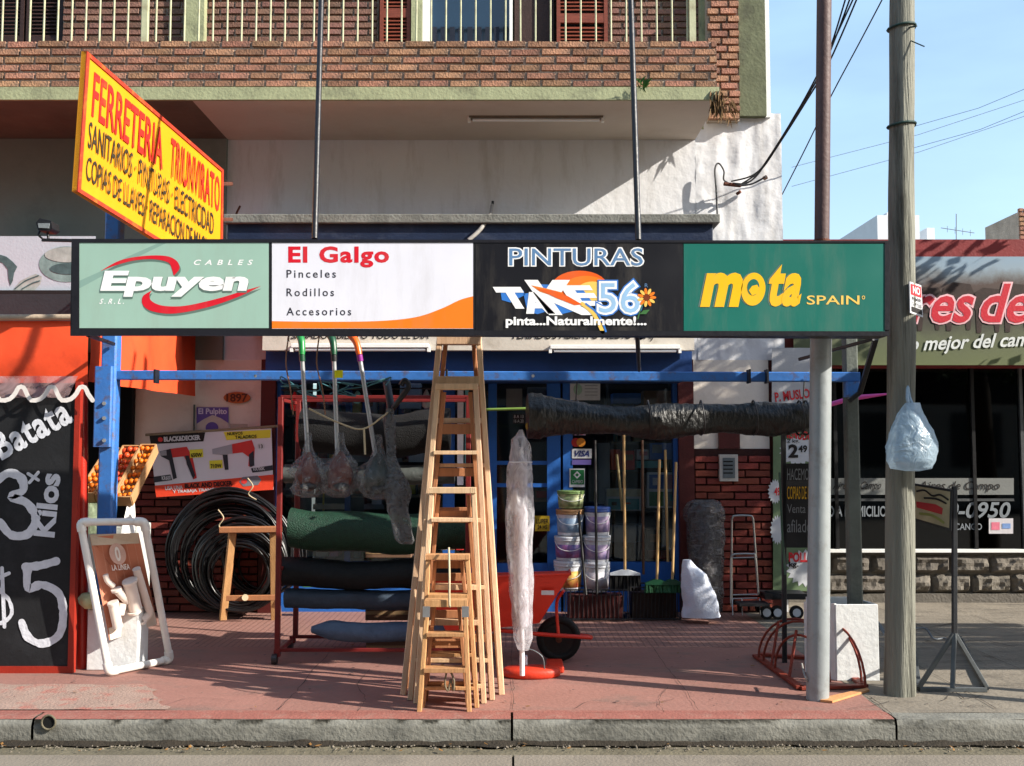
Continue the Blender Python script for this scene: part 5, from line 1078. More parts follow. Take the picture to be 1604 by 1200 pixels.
# ---------------------------------------------------------------- wheelbarrow
WB = thing('wheelbarrow', 'red wheelbarrow with black wheel behind the wrapped parasol', 'wheelbarrow', G(860, 1036)); wr_ = M('wheelbarrow_red', (200, 48, 30), .4, .12, 4, .05, spec=.5)
wd = 7.2; fr_ = [V(893, 900, wd-.28), V(884, 912, wd-.28), V(842, 982, wd-.12), V(790, 992, wd-.12)]
near = [V(893, 899, wd-.26), V(845, 975, wd-.14), V(700, 992, wd-.14), V(660, 908, wd-.26)]; farr = [V(892, 894, wd+.3), V(850, 965, wd+.14), V(705, 985, wd+.14), V(665, 900, wd+.3)]
th = Vector((0, 0, .0))
mb = MB(); mb.poly([near[0], near[1], near[2], near[3]], (0, .006, 0)); mb.build('tray_side', wr_, WB); MB().poly([farr[0], farr[1], farr[2], farr[3]], (0, .006, 0)).build('tray_side', wr_, WB)
for i, nm in ((0, 'tray_front'), (1, 'tray_bottom'), (2, 'tray_back')): MB().poly([near[i]+Vector((0, .007, 0)), near[i+1]+Vector((0, .007, 0)), farr[i+1]-Vector((0, .001, 0)), farr[i]-Vector((0, .001, 0))], (0, 0, -.006) if i != 2 else (.006, 0, 0)).build(nm, wr_, WB)
MB().tube([near[0], near[3]], .010, 8).build('tray_rim', wr_, WB); MB().tube([near[0], farr[0]], .010, 8).build('tray_rim', wr_, WB)
wc = V(875, 1000, wd+.02); wrad = 35*wd/1600; wc.z = wrad+.002
pts = [wc+Vector(((wrad-.03)*math.cos(a), 0, (wrad-.03)*math.sin(a))) for a in [2*math.pi*i/28 for i in range(28)]]
wl = MB().tube(pts, .03, 10, closed=True); wh = wl.build('tyre', M('black_rubber', (18, 17, 17), .7, .2, 12, .2), WB)
MB().tube([wc+Vector((0, -.016, 0)), wc+Vector((0, .016, 0))], wrad-.022, 24).build('wheel_disc', M('dusty_black_disc', (28, 24, 24), .6, .2), WB); MB().tube([wc+Vector((0, -.05, 0)), wc+Vector((0, .05, 0))], .022, 10).build('hub', rust, WB)
lp = [V(760, 985, wd-.1), V(840, 993, wd-.1), V(915, 998, wd-.08), V(925, 999, wd+.02), V(916, 996, wd+.1), V(845, 990, wd+.12)]
MB().tube(spl(lp, 6), .014, 10).build('frame_tube', wr_, WB); MB().tube(spl([V(883, 925, wd-.2), V(873, 940, wd-.14), V(872, 960, wd-.1), V(875, 995, wd-.09)]), .011, 8).build('wheel_stay', wr_, WB)
shape(rect(848, 925, 868, 932), pm(wd-.265+.02), pw, WB, .004, 'maker_plate')
tag(MB().blob([(V(838, 918, wd), .1, .08), (V(836, 908, wd), .11, .09), (V(834, 902, wd), .06, .05)], 16, .3, 9, 2).build('folded_sheet', M('pale_blue_fabric', (170, 186, 204), .7, .1)), 'pale blue folded sheet lying in the wheelbarrow tray', 'cloth')
# ---------------------------------------------------------------- long black roll under the beam
bk = M('black_tarpaulin', (12, 12, 13), .42, .3, 12, .8, 22, spec=.5, grain=(2, 1, 1))
LR = thing('hanging_roll', 'long crumpled black tarpaulin roll hanging level under the blue beam, right half', 'roll', V(1050, 655, 6.72))
def tp(t): return (1.28 if t < .05 else 1.18-.3*min(1, (t-.05)*9)) if t < .16 else .9+.08*math.sin(t*17)
MB().roll(V(826, 652, 6.62), V(1285, 652, 6.74), 27*6.7/1600, 32, 150, .16, 8, 4, taper=tp).build('roll_body', bk, LR)
MB().tube([V(826, 668, 6.6), V(834, 667, 6.62)], .024, 12).build('core_tube', M('yellow_core', (140, 120, 40), .6), LR)
for px in (898, 905, 1015, 1098, 1180, 1252, 1262):
    c0 = V(px, 652, 6.66); MB().tube([c0+Vector((.006*math.sin(a*2), .118*math.cos(a), .112*math.sin(a)-.01)) for a in [2*math.pi*i/20 for i in range(20)]], .006, 5, closed=True).build('binding', black, LR)
for px in (902, 1258): MB().tube([V(px, 632, 6.66), V(px+2, 598, 6.68)], .005, 5).build('hanging_wire', black, LR)
pk = M('pink_plastic', (206, 70, 160), .45, .1)
tag(MB().tube([V(1292, 636, 6.9), V(1330, 625, 6.95), V(1340, 623, 6.95), V(1392, 617, 7.0)], [.016, .017, .019, .006], 10).build('garden_stake', pk), 'thin pink tapered stick lying level behind the grey pole', 'stick')
tag(MB().tube([V(752, 642, 7.0), V(828, 640, 7.0)], .010, 8).build('green_cane', M('green_cane', (104, 132, 60), .5)), 'thin green cane lying level between the ladders and the black roll', 'cane')

# ================================================================ GOODS AT THE SHOP WINDOW
# paint buckets, two stacks
def bucket(label, cx, y0, y1, D, wpx, mats, seed=0, grp='plastic paint buckets stacked by the door'):
    r = wpx*D/3200; c0 = V(cx, y1, D); h = Z(y0, D)-c0.z; body, print_, lid = mats
    t = thing('paint_bucket', label, 'bucket', c0, group=grp)
    MB().lathe(c0, [(r*.86, .002), (r*.88, .006), (r*.97, h*.82)], 26).build('bucket_body', body, t)
    MB().lathe(c0, [(r*.885, h*.12), (r*.905, h*.121), (r*.965, h*.66), (r*.94, h*.661)], 26).build('printed_band', print_, t)
    MB().lathe(c0, [(r*.97, h*.80), (r*1.02, h*.81), (r*1.02, h*.86), (r*.99, h*.87), (r*1.03, h*.90), (r*1.03, h*.985), (r*.9, h*.99)], 26).build('lid', lid, t)
    MB().tube(spl([c0+Vector((-r*1.0, -.02, h*.78)), c0+Vector((-r*.7, -r*.9, h*.52)), c0+Vector((0, -r*1.06, h*.42)), c0+Vector((r*.7, -r*.9, h*.52)), c0+Vector((r*1.0, -.02, h*.78))]), .003, 5).build('handle', wht, t)
    return t
def pmat(nm, c1, c2, sc=9): return M(nm, c1, .5, .2, sc, 0, col2=c2)
bw_ = M('bucket_white', (196, 198, 204), .45, .05); bb = M('bucket_blue_lid', (46, 74, 140), .45, .08); pgr = pmat('print_green_cream', (96, 130, 66), (190, 190, 150)); pbl = pmat('print_sky_blue', (80, 130, 176), (190, 204, 216)); pmg = pmat('print_magenta_blue', (150, 60, 104), (110, 120, 180)); pvi = pmat('print_violet_blue', (88, 88, 150), (196, 170, 190)); pyr = pmat('print_red_yellow', (196, 50, 60), (222, 200, 90)); pgy = pmat('print_soft_white', (186, 176, 184), (206, 204, 210))
bD = 9.1
for args in (('green and cream tin topping the left bucket stack', 894, 768, 796, bD, 42, (pgr, pgr, M('green_lid', (112, 140, 80), .5))), ('sky blue printed bucket, second from top of the left stack', 893, 797, 838, bD, 43, (bw_, pbl, M('tan_lid', (160, 120, 80), .5))),
             ('magenta printed bucket, second from bottom of the left stack', 891, 839, 877, bD, 44, (bw_, pmg, bw_)), ('red and yellow printed bucket at the bottom of the left stack', 890, 877, 924, bD, 44, (bw_, pyr, bw_)),
             ('violet printed bucket with blue lid topping the right stack', 936, 793, 838, bD-.02, 40, (bw_, pvi, bb)), ('violet and white bucket in the middle of the right stack', 935, 838, 880, bD-.02, 42, (bw_, pvi, bw_)), ('plain white bucket at the bottom of the right stack', 934, 879, 926, bD-.02, 42, (bw_, pgy, bw_))): bucket(*args)
# wire baskets
def basket(label, x0, x1, y0, y1, D, dep, fill, fm_):
    t = thing('wire_basket', label, 'basket', V((x0+x1)/2, y1, D)); a, b_ = V(x0, y1, D), V(x1, y0, D); z0, z1 = .02, b_.z
    for yy in (D, D+dep):
        for z in (z0, z1): MB().bar((a.x, yy, z), (b_.x, yy, z), .012, .012).build('rim', black, t)
    n = 14
    for i in range(n+1): x = a.x+(b_.x-a.x)*i/n; MB().tube([(x, D, z0), (x+.01, D-.01, z1)], .004, 4).build('wire', black, t)
    for x in (a.x, b_.x):
        for z in (z0, z1): MB().bar((x, D, z), (x, D+dep, z), .012, .012).build('side_rim', black, t)
    o = MB().box(a.x+.03, b_.x-.03, D+.03, D+dep-.03, .02, z1-.05).build('contents', fm_, None, bevel=.01); tag(o, fill, 'goods')
basket('black wire basket at the foot of the bucket stacks', 885, 982, 924, 962, 9.0-.12, .25, 'dull red packets filling the wire basket below the buckets', M('dull_red_packet', (64, 20, 18), .6, .3, 9, .2))
basket('black wire basket under the brooms, left of the white sack', 985, 1066, 920, 964, 9.0-.1, .28, 'dark mixed packets in the wire basket under the brooms', M('dark_packets', (44, 30, 24), .5, .5, 14, .3))
# brooms
han = M('broom_handle', (176, 142, 92), .5, .12, 4, .05, grain=(6, 6, .5)); hblk = M('black_handle', (24, 22, 22), .5, .1)
def broom(label, top, bot, D, hm, headm, brm, hw=.0, hh=20):
    t = thing('broom', label, 'broom', V(*bot, D)); MB().tube([V(*bot, D), V(*top, D+.18)], .012, 8).build('handle', hm, t)
    if hw:
        c0 = V(*bot, D); mb = MB().poly([c0+Vector((-hw*.25, -.03, .03)), c0+Vector((hw*.25, -.03, .03)), c0+Vector((hw, -.03, .0)), c0+Vector((hw, -.03, -.015)), c0+Vector((-hw, -.03, -.015)), c0+Vector((-hw, -.03, 0))], (0, .06, 0)); mb.build('broom_head', headm, t)
        br = MB(); rnd = random.Random(top[0])
        for i in range(46): x = -hw*.97+hw*1.94*i/45; br.bar(c0+Vector((x, rnd.uniform(-.02, .02), -.014)), c0+Vector((x*1.06, rnd.uniform(-.03, .03), -.016-hh*D/1600)), .012, .02)
        br.build('bristles', brm, t, kind='stuff')
    return t
blkb = M('black_bristle', (16, 15, 15), .8, .3, 20, .2); grb = M('green_bristle', (36, 82, 50), .7, .2, 14, .2); dimw = M('dim_white_plastic', (186, 192, 200), .5, .05)
broom('white headed broom with a long pale handle, right of the bucket stacks', (977, 652), (979, 898), 8.92, han, dimw, blkb, .13, 24)
broom('yellow handled broom standing by the green broom head, left one of the pair', (1033, 720), (1029, 913), 8.86, han, dgh, grb, .10, 12)
broom('yellow handled broom nearest the white sack, right one of the pair', (1059, 724), (1053, 913), 8.88, han, dgh, grb, .09, 12)
broom('bare pale stick leaning behind the two yellow handled brooms', (1042, 705), (1046, 880), 9.2, han, None, None)
broom('thin dark stick leaning in front of the right bucket stack', (932, 690), (935, 930), 8.84, hblk, None, None)
broom('thin brown stick leaning between the white headed broom and the boxes', (1006, 690), (1008, 900), 9.2, M('brown_handle', (84, 56, 36), .5), None, None)
broom('short thin stick crossing the white headed broom', (966, 712), (975, 800), 9.0, M('olive_handle', (120, 104, 60), .5), None, None)
broom('thin wire handle leaning on the left bucket stack', (906, 800), (918, 932), 8.83, hblk, None, None)
# sack, wrapped bale, hand cart, meter, small trolley
SK = [(1068, 1129, 966, .10), (1071, 1126, 950, .11), (1070, 1118, 925, .11), (1069, 1107, 900, .08), (1069, 1090, 886, .04), (1070, 1082, 877, .03)]
secs = []
for x0, x1, py, d in SK: a, b_ = V(x0, py, 8.8), V(x1, py, 8.8); secs.append(((a+b_)/2, (b_.x-a.x)/2, d))
s2 = []
for i in range(len(secs)-1):
    for q_ in (0, .25, .5, .75): s2.append(tuple(x_*(1-q_)+y_*q_ for x_, y_ in zip(secs[i], secs[i+1])))
s2.append(secs[-1])
for k_ in range(len(s2)): s2[k_] = (Vector((s2[k_][0].x, s2[k_][0].y, max(.01, s2[k_][0].z))), s2[k_][1], s2[k_][2])
tag(MB().blob(s2, 30, .16, 5, 5, folds=.12).build('white_sack', M('woven_white_sack', (206, 212, 226), .55, .05, 9, .3, 80)), 'full pale white sack slumped with a pointed top, in front of the wrapped bale', 'sack')
secs = []
for x0, x1, py, d in ((1092, 1134, 958, .1), (1088, 1134, 940, .11), (1084, 1134, 900, .13), (1080, 1135, 860, .14), (1077, 1136, 820, .14), (1076, 1135, 800, .13), (1082, 1130, 788, .1), (1092, 1120, 783, .05)):
    a, b_ = V(x0, py, 9.05), V(x1, py, 9.05); secs.append((Vector(((a+b_).x/2, 9.12, max(.01, a.z))), (b_.x-a.x)/2, d))
s2 = []
for i in range(len(secs)-1):
    for q_ in (0, .2, .4, .6, .8): s2.append(tuple(x_*(1-q_)+y_*q_ for x_, y_ in zip(secs[i], secs[i+1])))
s2.append(secs[-1]); tb = thing('wrapped_bale', 'tall dark bale sealed in shiny grey plastic, leaning by the brick pier', 'bale', V(1108, 960, 9.1))
MB().blob([(c_, a*.88, b_*.88) for c_, a, b_ in s2], 20, .05, 5, 2).build('bale_body', M('dark_bale', (52, 42, 38), .8, .3, 7, .2), tb)
MB().blob(s2, 34, .16, 9, 9, folds=.2, fseed=3).build('plastic_wrap', film('shiny_grey_wrap', (120, 118, 122), .55, .15, 1.0, 12, (1, 1, 2.5)), tb)
HC = thing('hand_cart', 'folding chrome hand cart standing against the red brick pier', 'cart', V(1166, 965, 9.05)); chm = M('dull_chrome', (160, 158, 156), .3, .1, 6, 0, metal=.7); hd = 9.05
MB().tube(spl([V(1146, 950, hd), V(1146, 830, hd+.05), V(1147, 812, hd+.05), V(1152, 808, hd+.05), V(1174, 808, hd+.05), V(1179, 812, hd+.05), V(1181, 830, hd+.05), V(1188, 930, hd)]), .009, 8).build('handle', chm, HC)
MB().tube(spl([V(1145, 945, hd-.02), V(1145, 880, hd-.02), V(1147, 870, hd-.02), V(1154, 868, hd-.02), V(1177, 868, hd-.02), V(1183, 874, hd-.02), V(1188, 932, hd-.02)]), .009, 8).build('inner_frame', chm, HC)
for py in (874, 932, 938): MB().tube([V(1148, py, hd-.02), V(1186, py-1, hd-.02)], .007, 6).build('cross_bar', chm, HC)
for px in (1147, 1162, 1190): MB().tube([V(px, 938, hd-.02), V(px+1, 964, hd-.1)], .006, 6).build('leg', chm, HC)
MB().box(V(1150, 940, hd).x, V(1196, 940, hd).x, hd-.22, hd-.02, Z(944, hd), Z(940, hd)).build('platform', black, HC)
for px in (1156, 1184): MB().tube([V(px, 950, hd-.01), V(px+4, 950, hd-.01)], .045, 14).build('wheel', MATS['black_rubber'], HC)
TC = thing('low_trolley', 'low black trolley with small pale wheels, right of the chrome hand cart', 'trolley', V(1225, 962, 9.0))
MB().box(V(1196, 935, 9).x, V(1262, 935, 9).x, 8.95, 9.2, Z(938, 9), Z(929, 9)).build('deck', black, TC)
for px, w2 in ((1201, dimw), (1218, dimw), (1248, dimw)):
    c0 = V(px, 950, 8.97); c0.z = .062; MB().tube([c0, c0+Vector((0, .03, 0))], .06, 16).build('wheel', MATS['black_rubber'], TC); MB().tube([c0-Vector((0, .004, 0)), c0+Vector((0, .02, 0))], .036, 12).build('hub_cap', w2, TC)
tag(MB().blob([(V(1212, y, 9.05), r, r) for y, r in ((936, .10), (930, .11), (926, .06))], 14, .3, 9, 3).build('dark_bundle', MATS['black_bristle']), 'dark bundle lying on the low black trolley', 'bundle')
MT = thing('meter_box', 'pale framed meter box set in the brick pier', 'meter box', V(1140, 755, DW))
md_ = DW-.05; MB().box(V(1126, 730, md_).x, V(1155, 730, md_).x, md_-.03, md_+.02, Z(754, md_), Z(712, md_)).build('box_frame', M('pale_metal_frame', (176, 172, 166), .6, .15, 9, .1), MT, bevel=.004)
MB().box(V(1131, 730, md_).x, V(1150, 730, md_).x, md_-.034, md_-.031, Z(749, md_), Z(717, md_)).build('meter_window', M('meter_glass', (96, 104, 108), .3, .3, 14, 0), MT)
for i in range(4): shape(rect(1133, 722+i*6, 1148, 724+i*6), pm(md_-.034), dk, MT, .002, 'meter_dial')
# stickers and notices on the door glass
gq = pm(fy-.045); stw = M('sticker_white', (200, 202, 206), .5, .03); stb = M('sticker_navy', (34, 48, 110), .5); stg = M('sticker_green', (30, 110, 60), .5)
cs = tag(panel(gq, 896, 703, 927, 718, .003).build('card_sticker', stw), 'white sticker with navy card lettering on the blue door frame', 'sticker'); shape(rect(896, 720, 926, 728), gq, M('sticker_violet', (96, 84, 150), .5), cs, .001, 'sticker_stripe'); text('VISA', (899, 706, 924, 715), gq, stb, cs, off=.03, shear=3, layer=.003)
cs = tag(MB().poly([gq(a, b_, .002) for a, b_ in ell(902, 693, 7, 7, 16)], (0, .003, 0)).build('card_sticker', M('sticker_red', (176, 44, 40), .5)), 'small red and amber round sticker above the white card sticker', 'sticker'); shape(ell(910, 693, 7, 7, 16), gq, M('sticker_amber', (206, 130, 40), .5), cs, .004, 'sticker_disc')
cs = tag(panel(gq, 897, 671, 917, 682, .003).build('card_sticker', M('sticker_pink', (176, 150, 176), .5)), 'faded pink and blue sticker, uppermost in the door sticker row', 'sticker'); shape(ell(904, 677, 6, 4, 12), gq, stb, cs, .002, 'sticker_disc'); shape(ell(911, 677, 6, 4, 12), gq, MATS['sticker_red'], cs, .003, 'sticker_disc')
cs = tag(panel(gq, 892, 734, 916, 763, .003).build('green_sticker', stw), 'green square sticker with a white diamond below the card stickers', 'sticker'); shape(rect(894, 736, 915, 759), gq, stg, cs, .001, 'sticker_field'); shape([(904, 738), (910, 744), (904, 750), (898, 744)], gq, stw, cs, .003, 'sticker_diamond'); shape([(904, 741), (907, 744), (904, 747), (901, 744)], gq, stg, cs, .004, 'sticker_diamond'); text('CAMBIO', (896, 752, 913, 757), gq, stw, cs, off=.0)
nm_ = M('printed_notice', (196, 204, 206), .6, .08, 20, 0)
nn = tag(panel(gq, 893, 597, 940, 627, .003).build('paper_notice', nm_), 'pale paper notice taped to the window under the beam', 'notice'); shape(ell(905, 610, 7, 9, 12), gq, M('notice_green', (150, 186, 164), .6), nn, .001, 'notice_drawing'); stroke([[(916, 604+i*5), (936, 604+i*5)] for i in range(4)], 1.2, gq, M('notice_grey', (140, 150, 156), .6), nn, .001, 'notice_lines', k=1)
nn = tag(panel(gq, 793, 609, 818, 638, .003).build('paper_notice', M('dim_grey_paper', (92, 96, 96), .6)), 'dim grey paper on the door glass left of the black roll', 'notice')
nn = tag(panel(pm(fy-.0), 803, 648, 822, 664, .003).build('door_sign', black), 'small black opening sign on the door glass, above the wrapped parasol', 'sign'); text('8 A 13', (805, 650, 820, 655), pm(fy-.004), stw, nn, off=0, layer=.006); text('16 A 20', (805, 657, 820, 662), pm(fy-.004), stw, nn, off=0, layer=.006)
nn = tag(panel(gq, 838, 808, 861, 832, .003).build('yellow_sign', M('sticker_yellow', (190, 160, 40), .5)), 'yellow sign with black writing low on the blue door', 'sign'); text('LUPER', (840, 813, 859, 820), gq, ink, nn, off=.02); text('24 HS', (842, 822, 857, 829), gq, ink, nn, off=.02)
# ---------------------------------------------------------------- shelves behind the glass
shm = M('dark_shelf', (70, 66, 62), .6, .15); shb = M('pale_shelf', (150, 136, 116), .6, .15)
def shelf(label, x0, x1, ys, D, m_):
    t = thing('shelf_unit', label, 'shelves', V((x0+x1)/2, 900, D)); a, b_ = V(x0, 800, D).x, V(x1, 800, D).x
    for y in ys: MB().box(a, b_, D, D+.35, Z(y, D)-.02, Z(y, D)).build('shelf_board', m_, t)
    for x in (a, b_): MB().box(x-.015, x+.015, D+.3, D+.36, .03, Z(ys[0], D)+.3).build('upright', m_, t)
    return t
shelf('pale shelves behind the left display window', 448, 690, (650, 720, 776, 838, 880), 9.56, shb); shelf('dark shelves behind the right display window', 958, 1060, (640, 692, 738, 800, 880), 9.56, shm)
MB().box(V(540, 800, 9.5).x, V(549, 800, 9.5).x, 9.49, 9.53, .03, Z(600, 9.5)).build('shelf_post', bl, S)
cols = {'white': (226, 226, 230), 'cream': (228, 214, 180), 'blue': (76, 122, 196), 'red': (206, 60, 50), 'green': (80, 146, 90), 'grey': (150, 154, 158), 'brown': (150, 112, 80), 'teal': (96, 170, 172), 'pink': (222, 150, 160), 'yellow': (220, 190, 60), 'dark': (56, 58, 64)}
def good(c, x0, x1, y0, y1, what, extra, D=9.53, dep=.22, pr=None):
    m_ = M('goods_'+c, cols[c], .55, .18, 7, .1, 30, rnd=.12); p, q_ = V(x0, y1, D), V(x1, y0, D)
    o = MB().box(p.x, q_.x, D, D+dep, p.z, q_.z).build('carton', m_, bevel=.004); tag(o, what+' '+extra, 'box')
    if pr:
        for k_, (a, b_, c_, d_, cc) in enumerate(pr): shape(rect(x0+(x1-x0)*a, y0+(y1-y0)*b_, x0+(x1-x0)*c_, y0+(y1-y0)*d_), pm(D), M('print_goods_'+cc, cols[cc], .55, .2, 18, 0), o, .003+.0006*k_, 'print')
R_ = 'behind the right window,'; L_ = 'behind the left window,'
good('white', 950, 1004, 766, 800, 'wide white and blue carton', R_+' beside the buckets', pr=[(0, 0, 1, .35, 'cream'), (.05, .45, .95, .95, 'teal'), (.15, .6, .3, .75, 'dark'), (.5, .62, .7, .7, 'red')])
good('white', 1014, 1070, 740, 796, 'large carton with a patchwork of prints', R_+' behind the brooms', pr=[(.05, .06, .46, .46, 'blue'), (.54, .06, .95, .46, 'pink'), (.05, .54, .46, .94, 'green'), (.54, .54, .95, .94, 'grey'), (.15, .15, .36, .36, 'white'), (.62, .62, .85, .8, 'teal')])
good('red', 957, 972, 704, 736, 'orange red packet', R_+' left end of its shelf'); good('red', 974, 994, 706, 736, 'dark red packet', R_+' next to the orange red one', pr=[(.1, .2, .9, .5, 'brown')])
good('white', 998, 1016, 704, 720, 'white packet with pink print', R_+' on the second shelf', pr=[(.2, .2, .9, .6, 'pink')]); good('teal', 997, 1038, 722, 733, 'flat pale teal box', R_+' under the white packet')
good('blue', 1018, 1056, 694, 720, 'dusky blue bag shaped box', R_+' below the hanging roll', pr=[(.1, .1, .5, .6, 'grey')]); good('grey', 958, 1010, 822, 850, 'dull grey tray of parts', R_+' low down'); good('dark', 1014, 1056, 830, 862, 'dark tray of parts', R_+' low down by the brooms', pr=[(.1, .2, .5, .6, 'brown')])
good('blue', 960, 1004, 616, 632, 'flat blue box', R_+' just under the beam'); good('brown', 1008, 1052, 612, 634, 'flat brown box', R_+' just under the beam')
good('grey', 938, 955, 694, 790, 'tall grey box', R_+' between the stickers and the brooms', D=9.62)
good('pink', 498, 552, 618, 634, 'pink and white cartons row', L_+' above the topmost roll', D=9.7, pr=[(.02, .1, .3, .9, 'white'), (.7, .1, .98, .9, 'blue')]); good('red', 470, 496, 620, 640, 'red carton', L_+' above the topmost roll, left end'); good('white', 626, 658, 600, 640, 'pale lilac panel box', L_+' beside the black trimmer handle', D=9.7)
good('white', 498, 526, 718, 726, 'flat white carton', L_+' between the first two trimmers'); good('white', 640, 664, 706, 724, 'small white carton', L_+' just left of the ladders'); good('grey', 552, 630, 710, 724, 'long grey cylinder box', L_+' below the topmost roll')
good('cream', 494, 540, 756, 770, 'wide cream carton', L_+' on the middle shelf'); good('brown', 552, 600, 758, 774, 'brown carton', L_+' on the middle shelf', pr=[(.1, .2, .5, .7, 'cream')]); good('white', 582, 598, 776, 790, 'small white box', L_+' above the green roll'); good('grey', 570, 602, 790, 798, 'flat grey box', L_+' just above the green roll')
good('cream', 490, 540, 790, 798, 'long cream box', L_+' just above the green roll'); good('cream', 478, 492, 854, 872, 'small cream box', L_+' under the green roll, left end'); good('cream', 494, 514, 854, 872, 'cream box with brown print', L_+' under the green roll', pr=[(.1, .2, .9, .6, 'brown')]); good('pink', 516, 530, 856, 872, 'dusty pink box', L_+' under the green roll'); good('yellow', 505, 508, 770, 800, 'thin yellow level', L_+' standing above the green roll', dep=.03)
good('red', 460, 492, 664, 690, 'dark red carton', L_+' behind the first trimmer'); good('teal', 522, 545, 912, 916, 'flat teal packet', L_+' under the near black roll', D=9.0, dep=.1); good('green', 474, 494, 908, 920, 'bright green packet', 'on the pavement under the near black roll', D=8.8, dep=.1)
for i, (x0, x1, y0, y1, c_) in enumerate(((716, 726, 606, 760, 'white'), (728, 734, 606, 740, 'teal'), (690, 700, 820, 862, 'grey'), (702, 712, 816, 862, 'brown'), (714, 726, 818, 862, 'red'), (678, 689, 890, 912, 'white'), (694, 706, 888, 912, 'teal'), (708, 724, 890, 912, 'blue'))):
    good(c_, x0, x1, y0, y1, ('tall white door trim', 'tall pale teal strip', 'thin grey upright pack', 'thin brown upright pack', 'thin red upright pack', 'small white pack', 'small teal pack', 'small blue pack')[i], 'seen between the ladder rungs', D=9.3 if i < 2 else 9.2, dep=.05)
good('brown', 838, 861, 765, 786, 'brown and orange picture box', 'behind the lower glass of the blue door', D=9.5, dep=.1, pr=[(.1, .2, .9, .7, 'red')]); good('grey', 826, 864, 607, 628, 'crumpled grey bag shaped box', 'behind the upper door glass', D=9.55)
# ---------------------------------------------------------------- greengrocer fruit
crm = M('crate_pine', (176, 134, 92), .7, .15, 6, .1); orgm = M('orange_peel', (226, 116, 22), .45, .12, 6, .2, 120, rnd=.1); apl = M('apple_skin', (206, 78, 40), .35, .25, 5, .05, rnd=.12)
def crate(label, x0, x1, yb, yt, D0, D1, fruit, m_, cols_, rows_, flabel, grp, cat):
    """tilted crate: low front edge (row yb at D0), raised back edge (row yt at D1)"""
    fl, frr, bk_, br2 = V(x0, yb, D0), V(x1, yb, D0), V(x0+(802-x0)*.06, yt, D1), V(x1+(802-x1)*.06, yt, D1); bk_.x = fl.x; br2.x = frr.x
    t = thing('fruit_crate', label, 'crate', fl); n_ = (frr-fl).cross(bk_-fl).normalized(); n_ = n_ if n_.z > 0 else -n_; h = .09
    for a, b_ in ((fl, frr), (bk_, br2), (fl, bk_), (frr, br2)): MB().bar(a-n_*.03, b_-n_*.03, .014, h, up=n_).build('crate_side', crm, t)
    MB().poly([fl-n_*(.075), frr-n_*.075, br2-n_*.075, bk_-n_*.075], -n_*.008).build('crate_floor', crm, t)
    r = min((frr-fl).length/cols_, (bk_-fl).length/rows_)*.5
    global fproto
    pr = MB().lathe((0, 0, 0), [(r*math.sin(math.pi*i/8)+.0005, -r*math.cos(math.pi*i/8)) for i in range(9)], 12); me = pr.build('fruit', m_); d_ = me.data; bpy.data.objects.remove(me); d_.name = fruit
    for j in range(rows_):
        for i in range(cols_):
            p = fl.lerp(frr, (i+.5)/cols_)+(bk_-fl)*((j+.5)/rows_)+n_*(-.005+random.uniform(-.01, .01))
            o = bpy.data.objects.new(fruit, d_); COL.objects.link(o); o.location = p; o.rotation_euler = (random.random()*6, random.random()*6, 0); o.scale = [random.uniform(.9, 1.06)]*3; tag(o, flabel, cat, grp)
crate('slatted crate of oranges nearest the brick pier, tilted to the street', 180, 205, 780, 698, 8.15, 8.7, 'orange', orgm, 3, 8, 'round orange lying in the crate nearest the brick pier', 'oranges in the right crate', 'orange')
crate('slatted crate of reddish fruit, middle one of the tilted row', 150, 178, 776, 700, 8.15, 8.7, 'apple', apl, 3, 8, 'reddish apple lying in the middle tilted crate', 'reddish apples in the middle crate', 'apple')
crate('slatted crate of oranges half hidden by the red awning post', 122, 147, 774, 704, 8.15, 8.7, 'orange', orgm, 3, 8, 'orange in the crate half hidden by the red awning post', 'oranges in the left crate', 'orange')
p0, p1 = V(120, 900, 8.35), V(204, 790, 8.35)
tag(MB().box(p0.x, p1.x, 8.35, 8.85, .002, p1.z-.18).build('white_crate', M('white_crate_plastic', (190, 194, 190), .5, .15, 6, .2), bevel=.01), 'whitish crate standing under the tilted fruit crates', 'crate')
tag(MB().blob([(V(148, y, 8.15), r, r*.6) for y, r in ((835, .12), (820, .14), (800, .13), (788, .06))], 18, .3, 8, 4).build('greens_bag', film('pale_green_bag', (196, 212, 176), .8, .3, .8, 12)), 'clear bag of pale green vegetables under the fruit crates', 'bag')
tag(MB().poly([V(188, 840, 8.1), V(206, 762, 8.25), V(209, 805, 8.25), V(207, 905, 8.1)], (.012, .01, 0)).build('leaning_board', wht), 'white board leaning beside the crate nearest the brick pier', 'board')
tag(MB().blob([(V(142, y, 6.95), r, r) for y, r in ((952, .05), (945, .075), (936, .08), (929, .05))], 14, .3, 9, 4).build('cauliflower', M('pale_floret', (186, 184, 140), .8, .2, 14, .6)), 'pale knobbly vegetable resting on the white block by the red post', 'vegetable')
